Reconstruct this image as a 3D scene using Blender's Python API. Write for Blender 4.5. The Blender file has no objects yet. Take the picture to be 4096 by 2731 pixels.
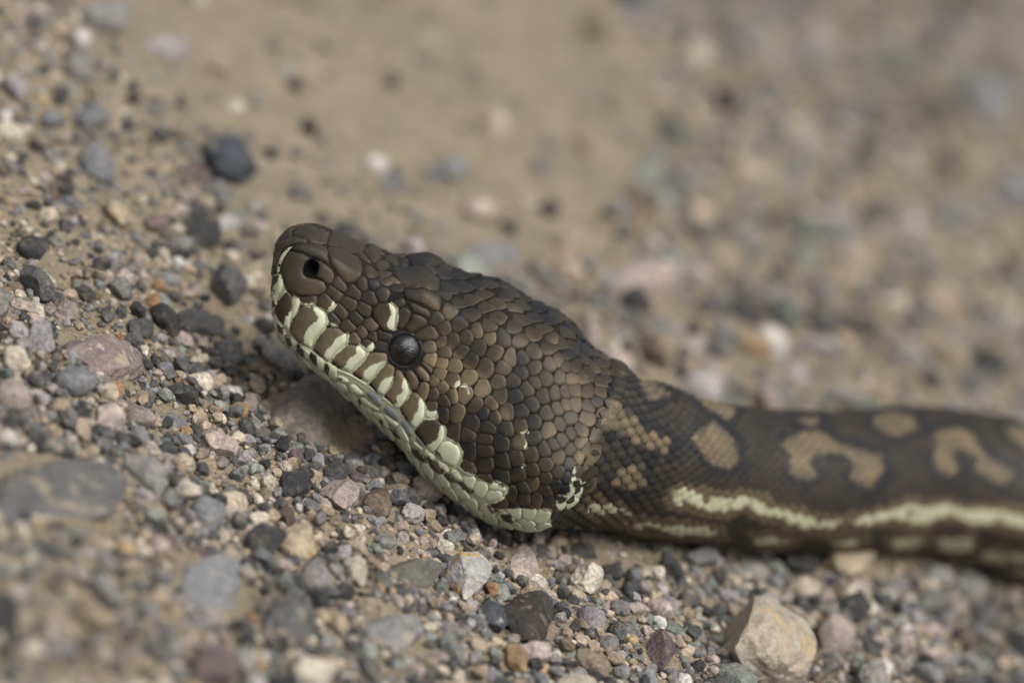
import bpy, math, random
import numpy as np
from mathutils import Vector, Matrix, noise as mnoise
from mathutils.bvhtree import BVHTree
from mathutils.geometry import delaunay_2d_cdt

scene = bpy.context.scene
COL = scene.collection
RNG = np.random.RandomState(7)

# =====================================================================
# camera, sky, sun, exposure
# =====================================================================
ROLL, ELEV = math.radians(30.0), math.radians(24.0)      # the ground falls away to the right of the frame
FOC = 0.69                                               # focus distance in metres
KPX = 0.166 / 4096.0                                     # metres per photo pixel at the focus distance
R0 = np.array([1.0, 0, 0])
FW = np.array([0, math.cos(ELEV), -math.sin(ELEV)])
U0 = np.array([0, math.sin(ELEV), math.cos(ELEV)])
CR = math.cos(ROLL) * R0 + math.sin(ROLL) * U0
CU = math.cos(ROLL) * U0 - math.sin(ROLL) * R0
CAM = np.array([0, 0, 0.0359 * math.cos(ELEV)]) - FOC * FW

cam_data = bpy.data.cameras.new('camera')
cam_data.lens = FOC * 36 / 0.166
cam_data.sensor_width = 36.0
cam_data.clip_start = 0.02
cam_data.clip_end = 400.0
cam_data.dof.use_dof = True
cam_data.dof.focus_distance = FOC + 0.0015
cam_data.dof.aperture_fstop = 7.2
cam_data.dof.aperture_blades = 9
cam = bpy.data.objects.new('camera', cam_data)
COL.objects.link(cam)
m = Matrix.Identity(4)
for i in range(3):
    m[i][0], m[i][1], m[i][2], m[i][3] = CR[i], CU[i], -FW[i], CAM[i]
cam.matrix_world = m
scene.camera = cam

SUN_EL, SUN_AZ = math.radians(66), math.radians(150)     # azimuth from +Y towards +X
world = bpy.data.worlds.new('World')
scene.world = world
world.use_nodes = True
wn = world.node_tree.nodes
sky = wn.new('ShaderNodeTexSky')
sky.sky_type = 'NISHITA'
sky.sun_disc = False
sky.sun_elevation = SUN_EL
sky.sun_rotation = SUN_AZ
sky.air_density = 1.0
sky.dust_density = 6.0
sky.ozone_density = 1.0
wn['Background'].inputs['Strength'].default_value = 0.105
hsv = wn.new('ShaderNodeHueSaturation')                  # a white overcast sky
hsv.inputs['Saturation'].default_value = 0.30
world.node_tree.links.new(sky.outputs[0], hsv.inputs['Color'])
world.node_tree.links.new(hsv.outputs[0], wn['Background'].inputs['Color'])

sun_data = bpy.data.lights.new('sun', 'SUN')
sun_data.energy = 1.6
sun_data.angle = math.radians(34)
sun_data.color = (1.0, 0.97, 0.91)
sun = bpy.data.objects.new('sun', sun_data)
COL.objects.link(sun)
sd = Vector((math.sin(SUN_AZ) * math.cos(SUN_EL), math.cos(SUN_AZ) * math.cos(SUN_EL), math.sin(SUN_EL)))
sun.rotation_euler = sd.to_track_quat('Z', 'Y').to_euler()
sun.location = sd * 3

scene.view_settings.view_transform = 'Standard'
scene.view_settings.look = 'None'
scene.view_settings.gamma = 1.0
scene.view_settings.use_curve_mapping = False
scene.view_settings.exposure = 0.47
scene.render.engine = 'CYCLES'
scene.cycles.use_denoising = True
scene.cycles.max_bounces = 6
scene.cycles.diffuse_bounces = 3
scene.cycles.glossy_bounces = 2
scene.cycles.transmission_bounces = 2


def ray(px, py):
    d = FW * FOC + CR * (px - 2048) * KPX + CU * (1365.5 - py) * KPX
    return d / np.linalg.norm(d)


def proj(p):
    q = np.asarray(p, float) - CAM
    w = q @ FW
    return np.stack([2048 + (q @ CR) / w * FOC / KPX, 1365.5 - (q @ CU) / w * FOC / KPX], -1)


def on_z(px, py, z=0.0):
    r = ray(px, py)
    return CAM + r * ((z - CAM[2]) / r[2])


# =====================================================================
# helpers
# =====================================================================
def tag(o, label=None, cat=None, group=None, kind=None):
    if label: o['label'] = label
    if cat: o['category'] = cat
    if group: o['group'] = group
    if kind: o['kind'] = kind
    return o


def mesh_np(name, verts, tris, smooth=True, cols=None, cream=None, mat=None):
    """mesh from numpy arrays; tris is (n,3) or (n,4)"""
    me = bpy.data.meshes.new(name)
    verts = np.asarray(verts, np.float32)
    tris = np.asarray(tris, np.int32)
    k = tris.shape[1]
    me.vertices.add(len(verts))
    me.vertices.foreach_set('co', verts.ravel())
    me.loops.add(tris.size)
    me.loops.foreach_set('vertex_index', tris.ravel())
    me.polygons.add(len(tris))
    me.polygons.foreach_set('loop_start', np.arange(0, tris.size, k, dtype=np.int32))
    me.polygons.foreach_set('use_smooth', np.full(len(tris), smooth, dtype=bool))
    me.update(calc_edges=True)
    if cols is not None:
        a = me.attributes.new('Col', 'FLOAT_COLOR', 'POINT')
        c4 = np.ones((len(verts), 4), np.float32)
        c4[:, :3] = cols
        a.data.foreach_set('color', c4.ravel())
    if cream is not None:
        a = me.attributes.new('cream', 'FLOAT', 'POINT')
        a.data.foreach_set('value', np.asarray(cream, np.float32))
    if mat is not None:
        me.materials.append(mat)
    return me


def add_obj(name, me, parent=None, loc=None):
    o = bpy.data.objects.new(name, me)
    COL.objects.link(o)
    if loc is not None:
        o.location = loc
    if parent is not None:
        o.parent = parent
    return o


def new_mat(name):
    mt = bpy.data.materials.new(name)
    mt.use_nodes = True
    nt = mt.node_tree
    return mt, nt, nt.nodes['Principled BSDF']


def node(nt, typ, **kw):
    n = nt.nodes.new(typ)
    for k, v in kw.items():
        if k in n.inputs:
            n.inputs[k].default_value = v
        else:
            setattr(n, k, v)
    return n


def link(nt, a, b):
    nt.links.new(a, b)


def mixrgb(nt, fac, a, b, mode='MIX'):
    n = nt.nodes.new('ShaderNodeMix')
    n.data_type = 'RGBA'
    n.blend_type = mode
    for sock, val in ((n.inputs[0], fac), (n.inputs[6], a), (n.inputs[7], b)):
        if isinstance(val, (int, float)):
            sock.default_value = val
        elif isinstance(val, tuple):
            sock.default_value = val if len(val) == 4 else (*val, 1)
        else:
            nt.links.new(val, sock)
    return n.outputs[2]


def math_n(nt, op, a, b=0.0, clamp=False):
    n = nt.nodes.new('ShaderNodeMath')
    n.operation = op
    n.use_clamp = clamp
    for sock, val in ((n.inputs[0], a), (n.inputs[1], b)):
        if isinstance(val, (int, float)):
            sock.default_value = val
        else:
            nt.links.new(val, sock)
    return n.outputs[0]


def ramp(nt, fac, stops):
    n = nt.nodes.new('ShaderNodeValToRGB')
    cr = n.color_ramp
    while len(cr.elements) < len(stops):
        cr.elements.new(0.5)
    for e, (p, c) in zip(cr.elements, stops):
        e.position = p
        e.color = c if len(c) == 4 else (*c, 1)
    nt.links.new(fac, n.inputs[0])
    return n.outputs[0]


def noise_n(nt, scale, detail=3, rough=0.55, vec=None, typ='ShaderNodeTexNoise'):
    n = nt.nodes.new(typ)
    n.inputs['Scale'].default_value = scale
    if 'Detail' in n.inputs: n.inputs['Detail'].default_value = detail
    if 'Roughness' in n.inputs: n.inputs['Roughness'].default_value = rough
    if vec is not None:
        nt.links.new(vec, n.inputs['Vector'])
    return n


def bump_n(nt, bsdf, height, strength, dist):
    b = nt.nodes.new('ShaderNodeBump')
    b.inputs['Strength'].default_value = strength
    b.inputs['Distance'].default_value = dist
    nt.links.new(height, b.inputs['Height'])
    nt.links.new(b.outputs[0], bsdf.inputs['Normal'])


# =====================================================================
# materials
# =====================================================================
def skin_material(name, rough, spec=0.26, dim=1.0):
    mt, nt, bs = new_mat(name)
    at = node(nt, 'ShaderNodeAttribute', attribute_name='Col')
    cr = node(nt, 'ShaderNodeAttribute', attribute_name='cream')
    geo = node(nt, 'ShaderNodeNewGeometry')
    n1 = noise_n(nt, 2600, 4, 0.6, geo.outputs['Position'])
    n2 = noise_n(nt, 900, 3, 0.6, geo.outputs['Position'])
    n3 = noise_n(nt, 230, 3, 0.6, geo.outputs['Position'])
    mott = math_n(nt, 'MULTIPLY_ADD', n2.outputs[0], 0.7)
    nt.nodes[-1].inputs[2].default_value = 0.65
    base = mixrgb(nt, 1.0, at.outputs['Color'], mott, 'MULTIPLY')
    base = mixrgb(nt, 1.0, base, ramp(nt, n3.outputs[0], [(0.3, (0.78, 0.80, 0.86)), (0.5, (1, 1, 1)), (0.7, (1.28, 1.22, 1.12))]), 'MULTIPLY')
    # ragged edge between the brown and the cream skin
    e = math_n(nt, 'SUBTRACT', n1.outputs[0], 0.5)
    e = math_n(nt, 'MULTIPLY', e, 1.1)
    e2 = math_n(nt, 'MULTIPLY', math_n(nt, 'SUBTRACT', n2.outputs[0], 0.5), 0.55)
    s = math_n(nt, 'ADD', math_n(nt, 'ADD', cr.outputs['Fac'], e), e2)
    fac = math_n(nt, 'MULTIPLY_ADD', s, 2.6, True)
    nt.nodes[-1].inputs[2].default_value = 0.55
    creamc = ramp(nt, n3.outputs[0], [(0.3, (0.42, 0.435, 0.295)), (0.7, (0.53, 0.555, 0.41))])
    if dim < 1:                                          # bare skin in the grooves is greener and darker than the scales
        creamc = mixrgb(nt, 1.0, creamc, (dim, dim * 0.97, dim * 0.90), 'MULTIPLY')
    col = mixrgb(nt, fac, base, creamc)
    # grains of pale dust
    vo = noise_n(nt, 1500, vec=geo.outputs['Position'], typ='ShaderNodeTexVoronoi')
    dn = noise_n(nt, 160, 2, 0.5, geo.outputs['Position'])
    dots = math_n(nt, 'LESS_THAN', vo.outputs['Distance'], 0.085)
    msk = math_n(nt, 'GREATER_THAN', dn.outputs[0], 0.5)
    col = mixrgb(nt, math_n(nt, 'MULTIPLY', math_n(nt, 'MULTIPLY', dots, msk), 0.45), col, (0.5, 0.47, 0.42))
    link(nt, col, bs.inputs['Base Color'])
    rg = math_n(nt, 'MULTIPLY_ADD', n2.outputs[0], 0.25)
    nt.nodes[-1].inputs[2].default_value = rough - 0.12
    link(nt, rg, bs.inputs['Roughness'])
    bs.inputs['Specular IOR Level'].default_value = spec
    h = math_n(nt, 'ADD', n1.outputs[0], math_n(nt, 'MULTIPLY', n2.outputs[0], 1.2))
    bump_n(nt, bs, h, 0.45, 0.00008)
    return mt


def stone_material(name, attr):
    """stones: base colour from the mesh ('Col') or from the object's own colour"""
    mt, nt, bs = new_mat(name)
    tc = node(nt, 'ShaderNodeTexCoord')
    if attr:
        at = node(nt, 'ShaderNodeAttribute', attribute_name='Col')
        base = at.outputs['Color']
        geo = node(nt, 'ShaderNodeNewGeometry')
        vec = geo.outputs['Position']
    else:
        oi = node(nt, 'ShaderNodeObjectInfo')
        base = oi.outputs['Color']
        geo = node(nt, 'ShaderNodeNewGeometry')
        vm = node(nt, 'ShaderNodeVectorMath', operation='ADD')
        link(nt, geo.outputs['Position'], vm.inputs[0])
        link(nt, oi.outputs['Random'], vm.inputs[1])
        vec = vm.outputs[0]
    a = noise_n(nt, 240, 5, 0.65, vec)
    b = noise_n(nt, 1300, 4, 0.65, vec)
    c = noise_n(nt, 4200, 2, 0.6, vec)
    v = ramp(nt, a.outputs[0], [(0.28, (0.60, 0.60, 0.61)), (0.5, (1, 1, 1)), (0.74, (1.36, 1.30, 1.20))])
    col = mixrgb(nt, 1.0, base, v, 'MULTIPLY')
    v2 = ramp(nt, b.outputs[0], [(0.32, (0.58, 0.57, 0.56)), (0.5, (1, 1, 1)), (0.68, (1.45, 1.43, 1.40))])
    col = mixrgb(nt, 1.0, col, v2, 'MULTIPLY')
    # dust of the sand in the hollows
    d = math_n(nt, 'MULTIPLY', math_n(nt, 'SUBTRACT', noise_n(nt, 420, 4, 0.6, vec).outputs[0], 0.52), 3.0, True)
    col = mixrgb(nt, math_n(nt, 'MULTIPLY', d, 0.62), col, (0.33, 0.265, 0.185))
    link(nt, col, bs.inputs['Base Color'])
    bs.inputs['Roughness'].default_value = 0.82
    bs.inputs['Specular IOR Level'].default_value = 0.28
    h = math_n(nt, 'ADD', math_n(nt, 'MULTIPLY', a.outputs[0], 2.0),
               math_n(nt, 'ADD', b.outputs[0], math_n(nt, 'MULTIPLY', c.outputs[0], 0.5)))
    bump_n(nt, bs, h, 0.9, 0.0005)
    return mt


def sand_material():
    mt, nt, bs = new_mat('sand')
    geo = node(nt, 'ShaderNodeNewGeometry')
    P = geo.outputs['Position']
    a = noise_n(nt, 26, 6, 0.66, P)
    b = noise_n(nt, 160, 5, 0.65, P)
    c = noise_n(nt, 1500, 4, 0.7, P)
    d = noise_n(nt, 2600, vec=P, typ='ShaderNodeTexVoronoi')
    col = ramp(nt, a.outputs[0], [(0.30, (0.225, 0.197, 0.152)), (0.45, (0.290, 0.25, 0.184)), (0.58, (0.318, 0.272, 0.200)), (0.72, (0.355, 0.305, 0.228))])
    v = ramp(nt, b.outputs[0], [(0.3, (0.78, 0.77, 0.76)), (0.55, (1, 1, 1)), (0.75, (1.14, 1.13, 1.12))])
    col = mixrgb(nt, 1.0, col, v, 'MULTIPLY')
    g = ramp(nt, c.outputs[0], [(0.28, (0.45, 0.45, 0.47)), (0.45, (0.95, 0.95, 0.95)), (0.62, (1.1, 1.08, 1.05)), (0.72, (1.5, 1.46, 1.4))])
    col = mixrgb(nt, 1.0, col, g, 'MULTIPLY')
    gr = ramp(nt, d.outputs['Color'], [(0.0, (0.7, 0.7, 0.72)), (0.25, (1, 1, 1)), (0.85, (1.05, 1.03, 1.0)), (1.0, (1.3, 1.25, 1.2))])
    col = mixrgb(nt, 0.7, col, gr, 'MULTIPLY')
    link(nt, col, bs.inputs['Base Color'])
    bs.inputs['Roughness'].default_value = 0.95
    bs.inputs['Specular IOR Level'].default_value = 0.105
    h = math_n(nt, 'ADD', math_n(nt, 'MULTIPLY', b.outputs[0], 2.5),
               math_n(nt, 'ADD', c.outputs[0], math_n(nt, 'MULTIPLY', d.outputs['Distance'], -0.6)))
    bump_n(nt, bs, h, 0.9, 0.0006)
    return mt


M_SCALE = skin_material('snake_scale', 0.50)
M_SKIN = skin_material('snake_skin', 0.8, 0.08, 0.72)
M_NECK = skin_material('snake_neck_scale', 0.50, 0.30, 0.80)
M_STONE = stone_material('stone', False)
M_GRAVEL = stone_material('gravel_stone', True)
M_SAND = sand_material()

# =====================================================================
# ground
# =====================================================================
def ground_z(x, y):
    s = 0.0
    for k, (fx, fy, ph, am) in enumerate(GW):
        s = s + am * np.sin(fx * x + fy * y + ph)
    return s


_r = np.random.RandomState(3)
GW = []
for wl, am in ((0.16, 0.0007), (0.09, 0.0006), (0.05, 0.0005), (0.03, 0.00035), (0.017, 0.00022), (0.009, 0.00014)):
    for _ in range(2):
        an = _r.rand() * 6.28
        GW.append((2 * math.pi / wl * math.cos(an), 2 * math.pi / wl * math.sin(an), _r.rand() * 6.28, am))


def axis(lo, hi, step, far):
    c = list(np.arange(lo, hi, step))
    g, s, p = [], step, c[-1]
    while p < far:
        s *= 1.35; p += s; g.append(p)
    h, s, p = [], step, c[0]
    while p > -far:
        s *= 1.35; p -= s; h.append(p)
    return np.array(h[::-1] + c + g)


gx = axis(-0.16, 0.22, 0.0016, 60.0)
gy = axis(-0.13, 0.34, 0.0016, 60.0)
GX, GY = np.meshgrid(gx, gy)
fade = np.clip(1 - (np.hypot(GX - 0.03, GY - 0.1) - 0.4) / 2.0, 0, 1)
GZ = ground_z(GX, GY) * fade
rr = np.random.RandomState(5).normal(0, 0.00017, GX.shape)
GZ = GZ + np.where(fade > 0.99, rr, 0)
nx, ny = len(gx), len(gy)
ii = (np.arange(ny - 1)[:, None] * nx + np.arange(nx - 1)[None]).ravel()
quads = np.stack([ii, ii + 1, ii + nx + 1, ii + nx], 1)
ground = add_obj('ground', mesh_np('ground', np.stack([GX.ravel(), GY.ravel(), GZ.ravel()], 1), quads, True, mat=M_SAND))
tag(ground, 'bare tan sandy ground under the gravel', None, None, 'structure')

# =====================================================================
# the snake: one continuous skin from snout to tail
# =====================================================================
YAW, HROLL = math.radians(10), math.radians(3)
HX = np.array([math.cos(YAW), math.sin(YAW), 0])
_yn = np.array([math.sin(YAW), -math.cos(YAW), 0])
_zu = np.array([0, 0, 1.0])
HY = math.cos(HROLL) * _yn + math.sin(HROLL) * _zu       # towards the side of the head that is in view
HZ = math.cos(HROLL) * _zu - math.sin(HROLL) * _yn
_r = ray(1092, 1003)
H0 = CAM + _r * ((FOC + 0.007) / (_r @ FW))              # tip of the snout


def l2w(x, y, z):
    return H0 + (np.multiply.outer(x, HX) + np.multiply.outer(y, HY) + np.multiply.outer(z, HZ)) * 0.001


def w2l(p):
    q = (np.asarray(p) - H0) * 1000
    return np.stack([q @ HX, q @ HY, q @ HZ], -1)


def at_y(px, py, y):
    r = ray(px, py)
    o = (CAM - H0) * 1000
    q = o + r * ((y - o @ HY) / (r @ HY))
    return q @ HX, q @ HZ


TOP = [(1253,896),(1323,918),(1403,955),(1449,973),(1526,990),(1596,1018),(1649,1010),(1687,1008),(1730,1018),(1783,1049),(1818,1072),(1883,1088),(1952,1107),(2013,1124),(2074,1164),(2151,1206),(2227,1241),(2285,1283),(2319,1317),(2342,1363)]
BOT = [(1116,1351),(1140,1375),(1196,1431),(1242,1470),(1288,1505),(1333,1544),(1386,1593),(1438,1638),(1491,1688),(1547,1737),(1583,1769),(1666,1881),(1749,1952),(1832,2010),(1894,2056),(1956,2089),(2039,2111),(2122,2118),(2201,2109)]
LIP = [(1092,1225),(1158,1330),(1246,1398),(1302,1442),(1351,1474),(1403,1500),(1466,1538),(1526,1590),(1593,1638),(1656,1725),(1740,1815),(1807,1869),(1900,1930),(2030,1975),(2150,2010)]
XS = [0,3,6,10,16,22,28,34,40,46,52,57,59.5,61.5]
WW = [6.5,7.2,8.2,9.2,10.3,11.4,12.8,14.6,16.6,18.3,19.5,20.2,19.0,14.4]
WB = [4.0,4.8,5.6,6.4,7.4,8.6,9.2,9.6,10.5,11.2,11.4,11,10.5,9.8]
fw_ = lambda x: np.interp(x, XS, WW)
fb_ = lambda x: np.interp(x, XS, WB)


def solve_line(line, yf):
    out = []
    for px, py in line:
        x = 10.0
        for _ in range(5):
            x, z = at_y(px, py, yf(x))
        out.append((x, z))
    out.sort()
    a = np.array(out)
    return a[:, 0], a[:, 1].copy()


tx, tz = solve_line(TOP, lambda x: -fb_(x) * 0.9)
bx, bz = solve_line(BOT, lambda x: fw_(x) * 0.45)
lx, lz = solve_line(LIP, lambda x: fw_(x) * 0.97)
tz += np.array([-0.19, -0.12, -0.26, -0.39, 0.04, -1.0, -0.54, -0.22, -0.3, -0.38, -0.6, -0.25, -0.23, -0.13, -0.43, -0.27, 0.01, -0.15, -0.2, -0.6])
bz += np.array([-1.2, 0.07, -0.34, -0.06, 0.18, 0.14, 0.06, 0.12, 0.08, 0.08, 0.4, 0.17, 0.1, 0.11, -0.01, 0.01, 0.2, 0.4, 0.8])
HEAD_X = [0.05, 0.35, 0.9, 1.8, 3.0, 4.6, 6.6, 9, 12, 15, 18, 21, 24, 27, 30.5, 34, 38, 42, 46, 50, 53.5, 56.5, 59.0, 61.0]


def half_to_ring(h):
    """8 points from the crown down the near side to the belly -> closed ring of 14"""
    far = [(x, -y, z) for (x, y, z) in h[1:-1]][::-1]
    return list(h) + far


def head_half(x):
    xi = max(x, 5.6)
    zt = np.interp(xi, tx, tz); zb = np.interp(xi, bx, bz); zl = np.interp(xi, lx, lz)
    w, wb = fw_(xi), fb_(xi)
    k = np.clip((x - 26) / 20, 0, 1)
    dome = 0.35 + 1.5 * k
    zc = zl + 0.45 * (zt - zl)
    pts = [(0, zt + dome), (0.55 * wb, zt + dome * 0.75), (wb, zt - 0.5 - 0.9 * k),
           (w * (0.93 + 0.04 * k), zc), (w, zl + 0.6 + 2.0 * k), (w * 0.86, zl - 0.5 * (zl - zb)),
           (w * 0.45, zb), (0, zb - 0.5)]
    q = min(x / 6.6, 1.0)
    s = (1 - (1 - q) ** 2.4) ** (1 / 2.4) if q < 1 else 1.0
    out = []
    for (y, z) in pts:
        y2 = y * s
        z2 = -0.4 + (z + 0.4) * s
        out.append((x + 0.40 * max(0, 1 - x / 14) * max(0, 0.3 - z2), y2, z2))
    return out


ANG = [90, 62, 36, 6, -20, -46, -70, -90]
rings = []
for x in HEAD_X:
    r = half_to_ring(head_half(x))
    a = np.array(r)
    rings.append(l2w(a[:, 0], a[:, 1], a[:, 2]))
# neck, body and tail: (x, y, z, radius across, radius up) in mm
SPINE = [(24.8,21.4,14.7,11.2,13.0),(28.4,26.4,14.0,11.9,13.4),(33.0,31.8,12.7,12.5,12.9),(43,42.5,11.8,12.0,12.1),(54,53.5,12.0,12.2,12.3),
         (65,66.5,12.3,12.5,12.7),(75.5,81,12.8,12.9,13.1),(87.5,92,13.1,13.6,13.5),(100,98.5,13.5,14.2,13.7),(114,103,13.2,13.6,13.4),
         (132,108,13.5,14,13.7),(158,107,14,14.6,14.2),(190,112,14.6,15.4,14.8),(222,130,15.2,16,15.4),(248,160,15.8,16.6,16),
         (262,198,16,17,16.2),(262,240,16.2,17.2,16.4),(246,280,16.2,17,16.4),(250,322,16,16.8,16.2),(276,356,15.4,16,15.6),
         (314,372,14.4,15,14.6),(352,362,13,13.5,13.2),(378,334,11.4,11.8,11.6),(390,298,9.6,10,9.8),(398,262,7.8,8,7.9),
         (414,232,5.8,6,5.9),(440,214,3.8,4,3.9),(468,210,2.0,2,2),(484,212,0.9,0.7,0.7)]
sp = np.array(SPINE, float)
for j in range(len(sp)):
    c = sp[j, :3]
    prv = sp[j - 1, :3] if j else (l2w(58.0, 0, -7.0) * 1000)
    nxt = sp[j + 1, :3] if j + 1 < len(sp) else 2 * c - prv
    t = nxt - prv
    t /= np.linalg.norm(t)
    lat = np.cross(t, [0, 0, 1.0])                       # near side (right of travel)
    lat /= np.linalg.norm(lat)
    up = np.cross(lat, t)
    half = [(0, sp[j, 3] * math.cos(math.radians(a)) * (1.0 if abs(a) < 90 else 0), sp[j, 4] * math.sin(math.radians(a))) for a in ANG]
    rg = np.array(half_to_ring(half))
    rings.append((c + np.outer(rg[:, 1], lat) + np.outer(rg[:, 2], up)) * 0.001)
CTRL = np.array(rings)                                   # (stations, 14, 3)
NS, NC = CTRL.shape[:2]


def cr_w(t):
    return np.array([-0.5 * t + t * t - 0.5 * t ** 3, 1 - 2.5 * t * t + 1.5 * t ** 3, 0.5 * t + 2 * t * t - 1.5 * t ** 3, -0.5 * t * t + 0.5 * t ** 3])


def ring_at(u):
    i = min(int(u), NS - 2)
    t = u - i
    w = cr_w(t)
    idx = [max(i - 1, 0), i, i + 1, min(i + 2, NS - 1)]
    return sum(w[k] * CTRL[idx[k]] for k in range(4))


SUBV = 10
_wv = np.array([cr_w(k / SUBV) for k in range(SUBV)])    # (SUBV,4)


def dense_ring(u):
    r = ring_at(u)
    st = np.stack([np.roll(r, 1, 0), r, np.roll(r, -1, 0), np.roll(r, -2, 0)], 1)   # (NC,4,3)
    return np.einsum('sk,nkc->nsc', _wv, st).reshape(-1, 3)


us = []
for i in range(NS - 1):
    L = np.linalg.norm(CTRL[i + 1].mean(0) - CTRL[i].mean(0)) * 1000
    step = 0.5 if i < len(HEAD_X) + 1 else (1.0 if i < len(HEAD_X) + 10 else 3.0)
    n = max(2, int(math.ceil(L / step)))
    us += [i + k / n for k in range(n)]
us.append(NS - 1 - 1e-6)
DR = np.array([dense_ring(u) for u in us])               # (NU, NV, 3)
NU, NV = DR.shape[:2]

# ---------------------------------------------------------------------
# outlines of the head plates, read off the photograph in enlarged tiles
# ---------------------------------------------------------------------
TILE = {'z1': (1000, 850, 2.851), 'z2': (1000, 1200, 2.851), 'z3': (1500, 950, 2.613), 'z4': (1500, 1500, 2.412), 'z5': (2200, 1300, 1.2405),
        'A': (1650, 1050, 4.704), 'B': (1650, 1350, 4.704), 'C': (1650, 1650, 4.704), 'D': (2000, 1250, 4.704),
        'E': (1980, 1550, 4.704), 'F': (1950, 1820, 4.704), 'G': (1250, 1450, 4.704)}


def tp(t, pts):
    x0, y0, s = TILE[t]
    return np.array([(x0 + x / s, y0 + y / s) for x, y in pts], float)


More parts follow.
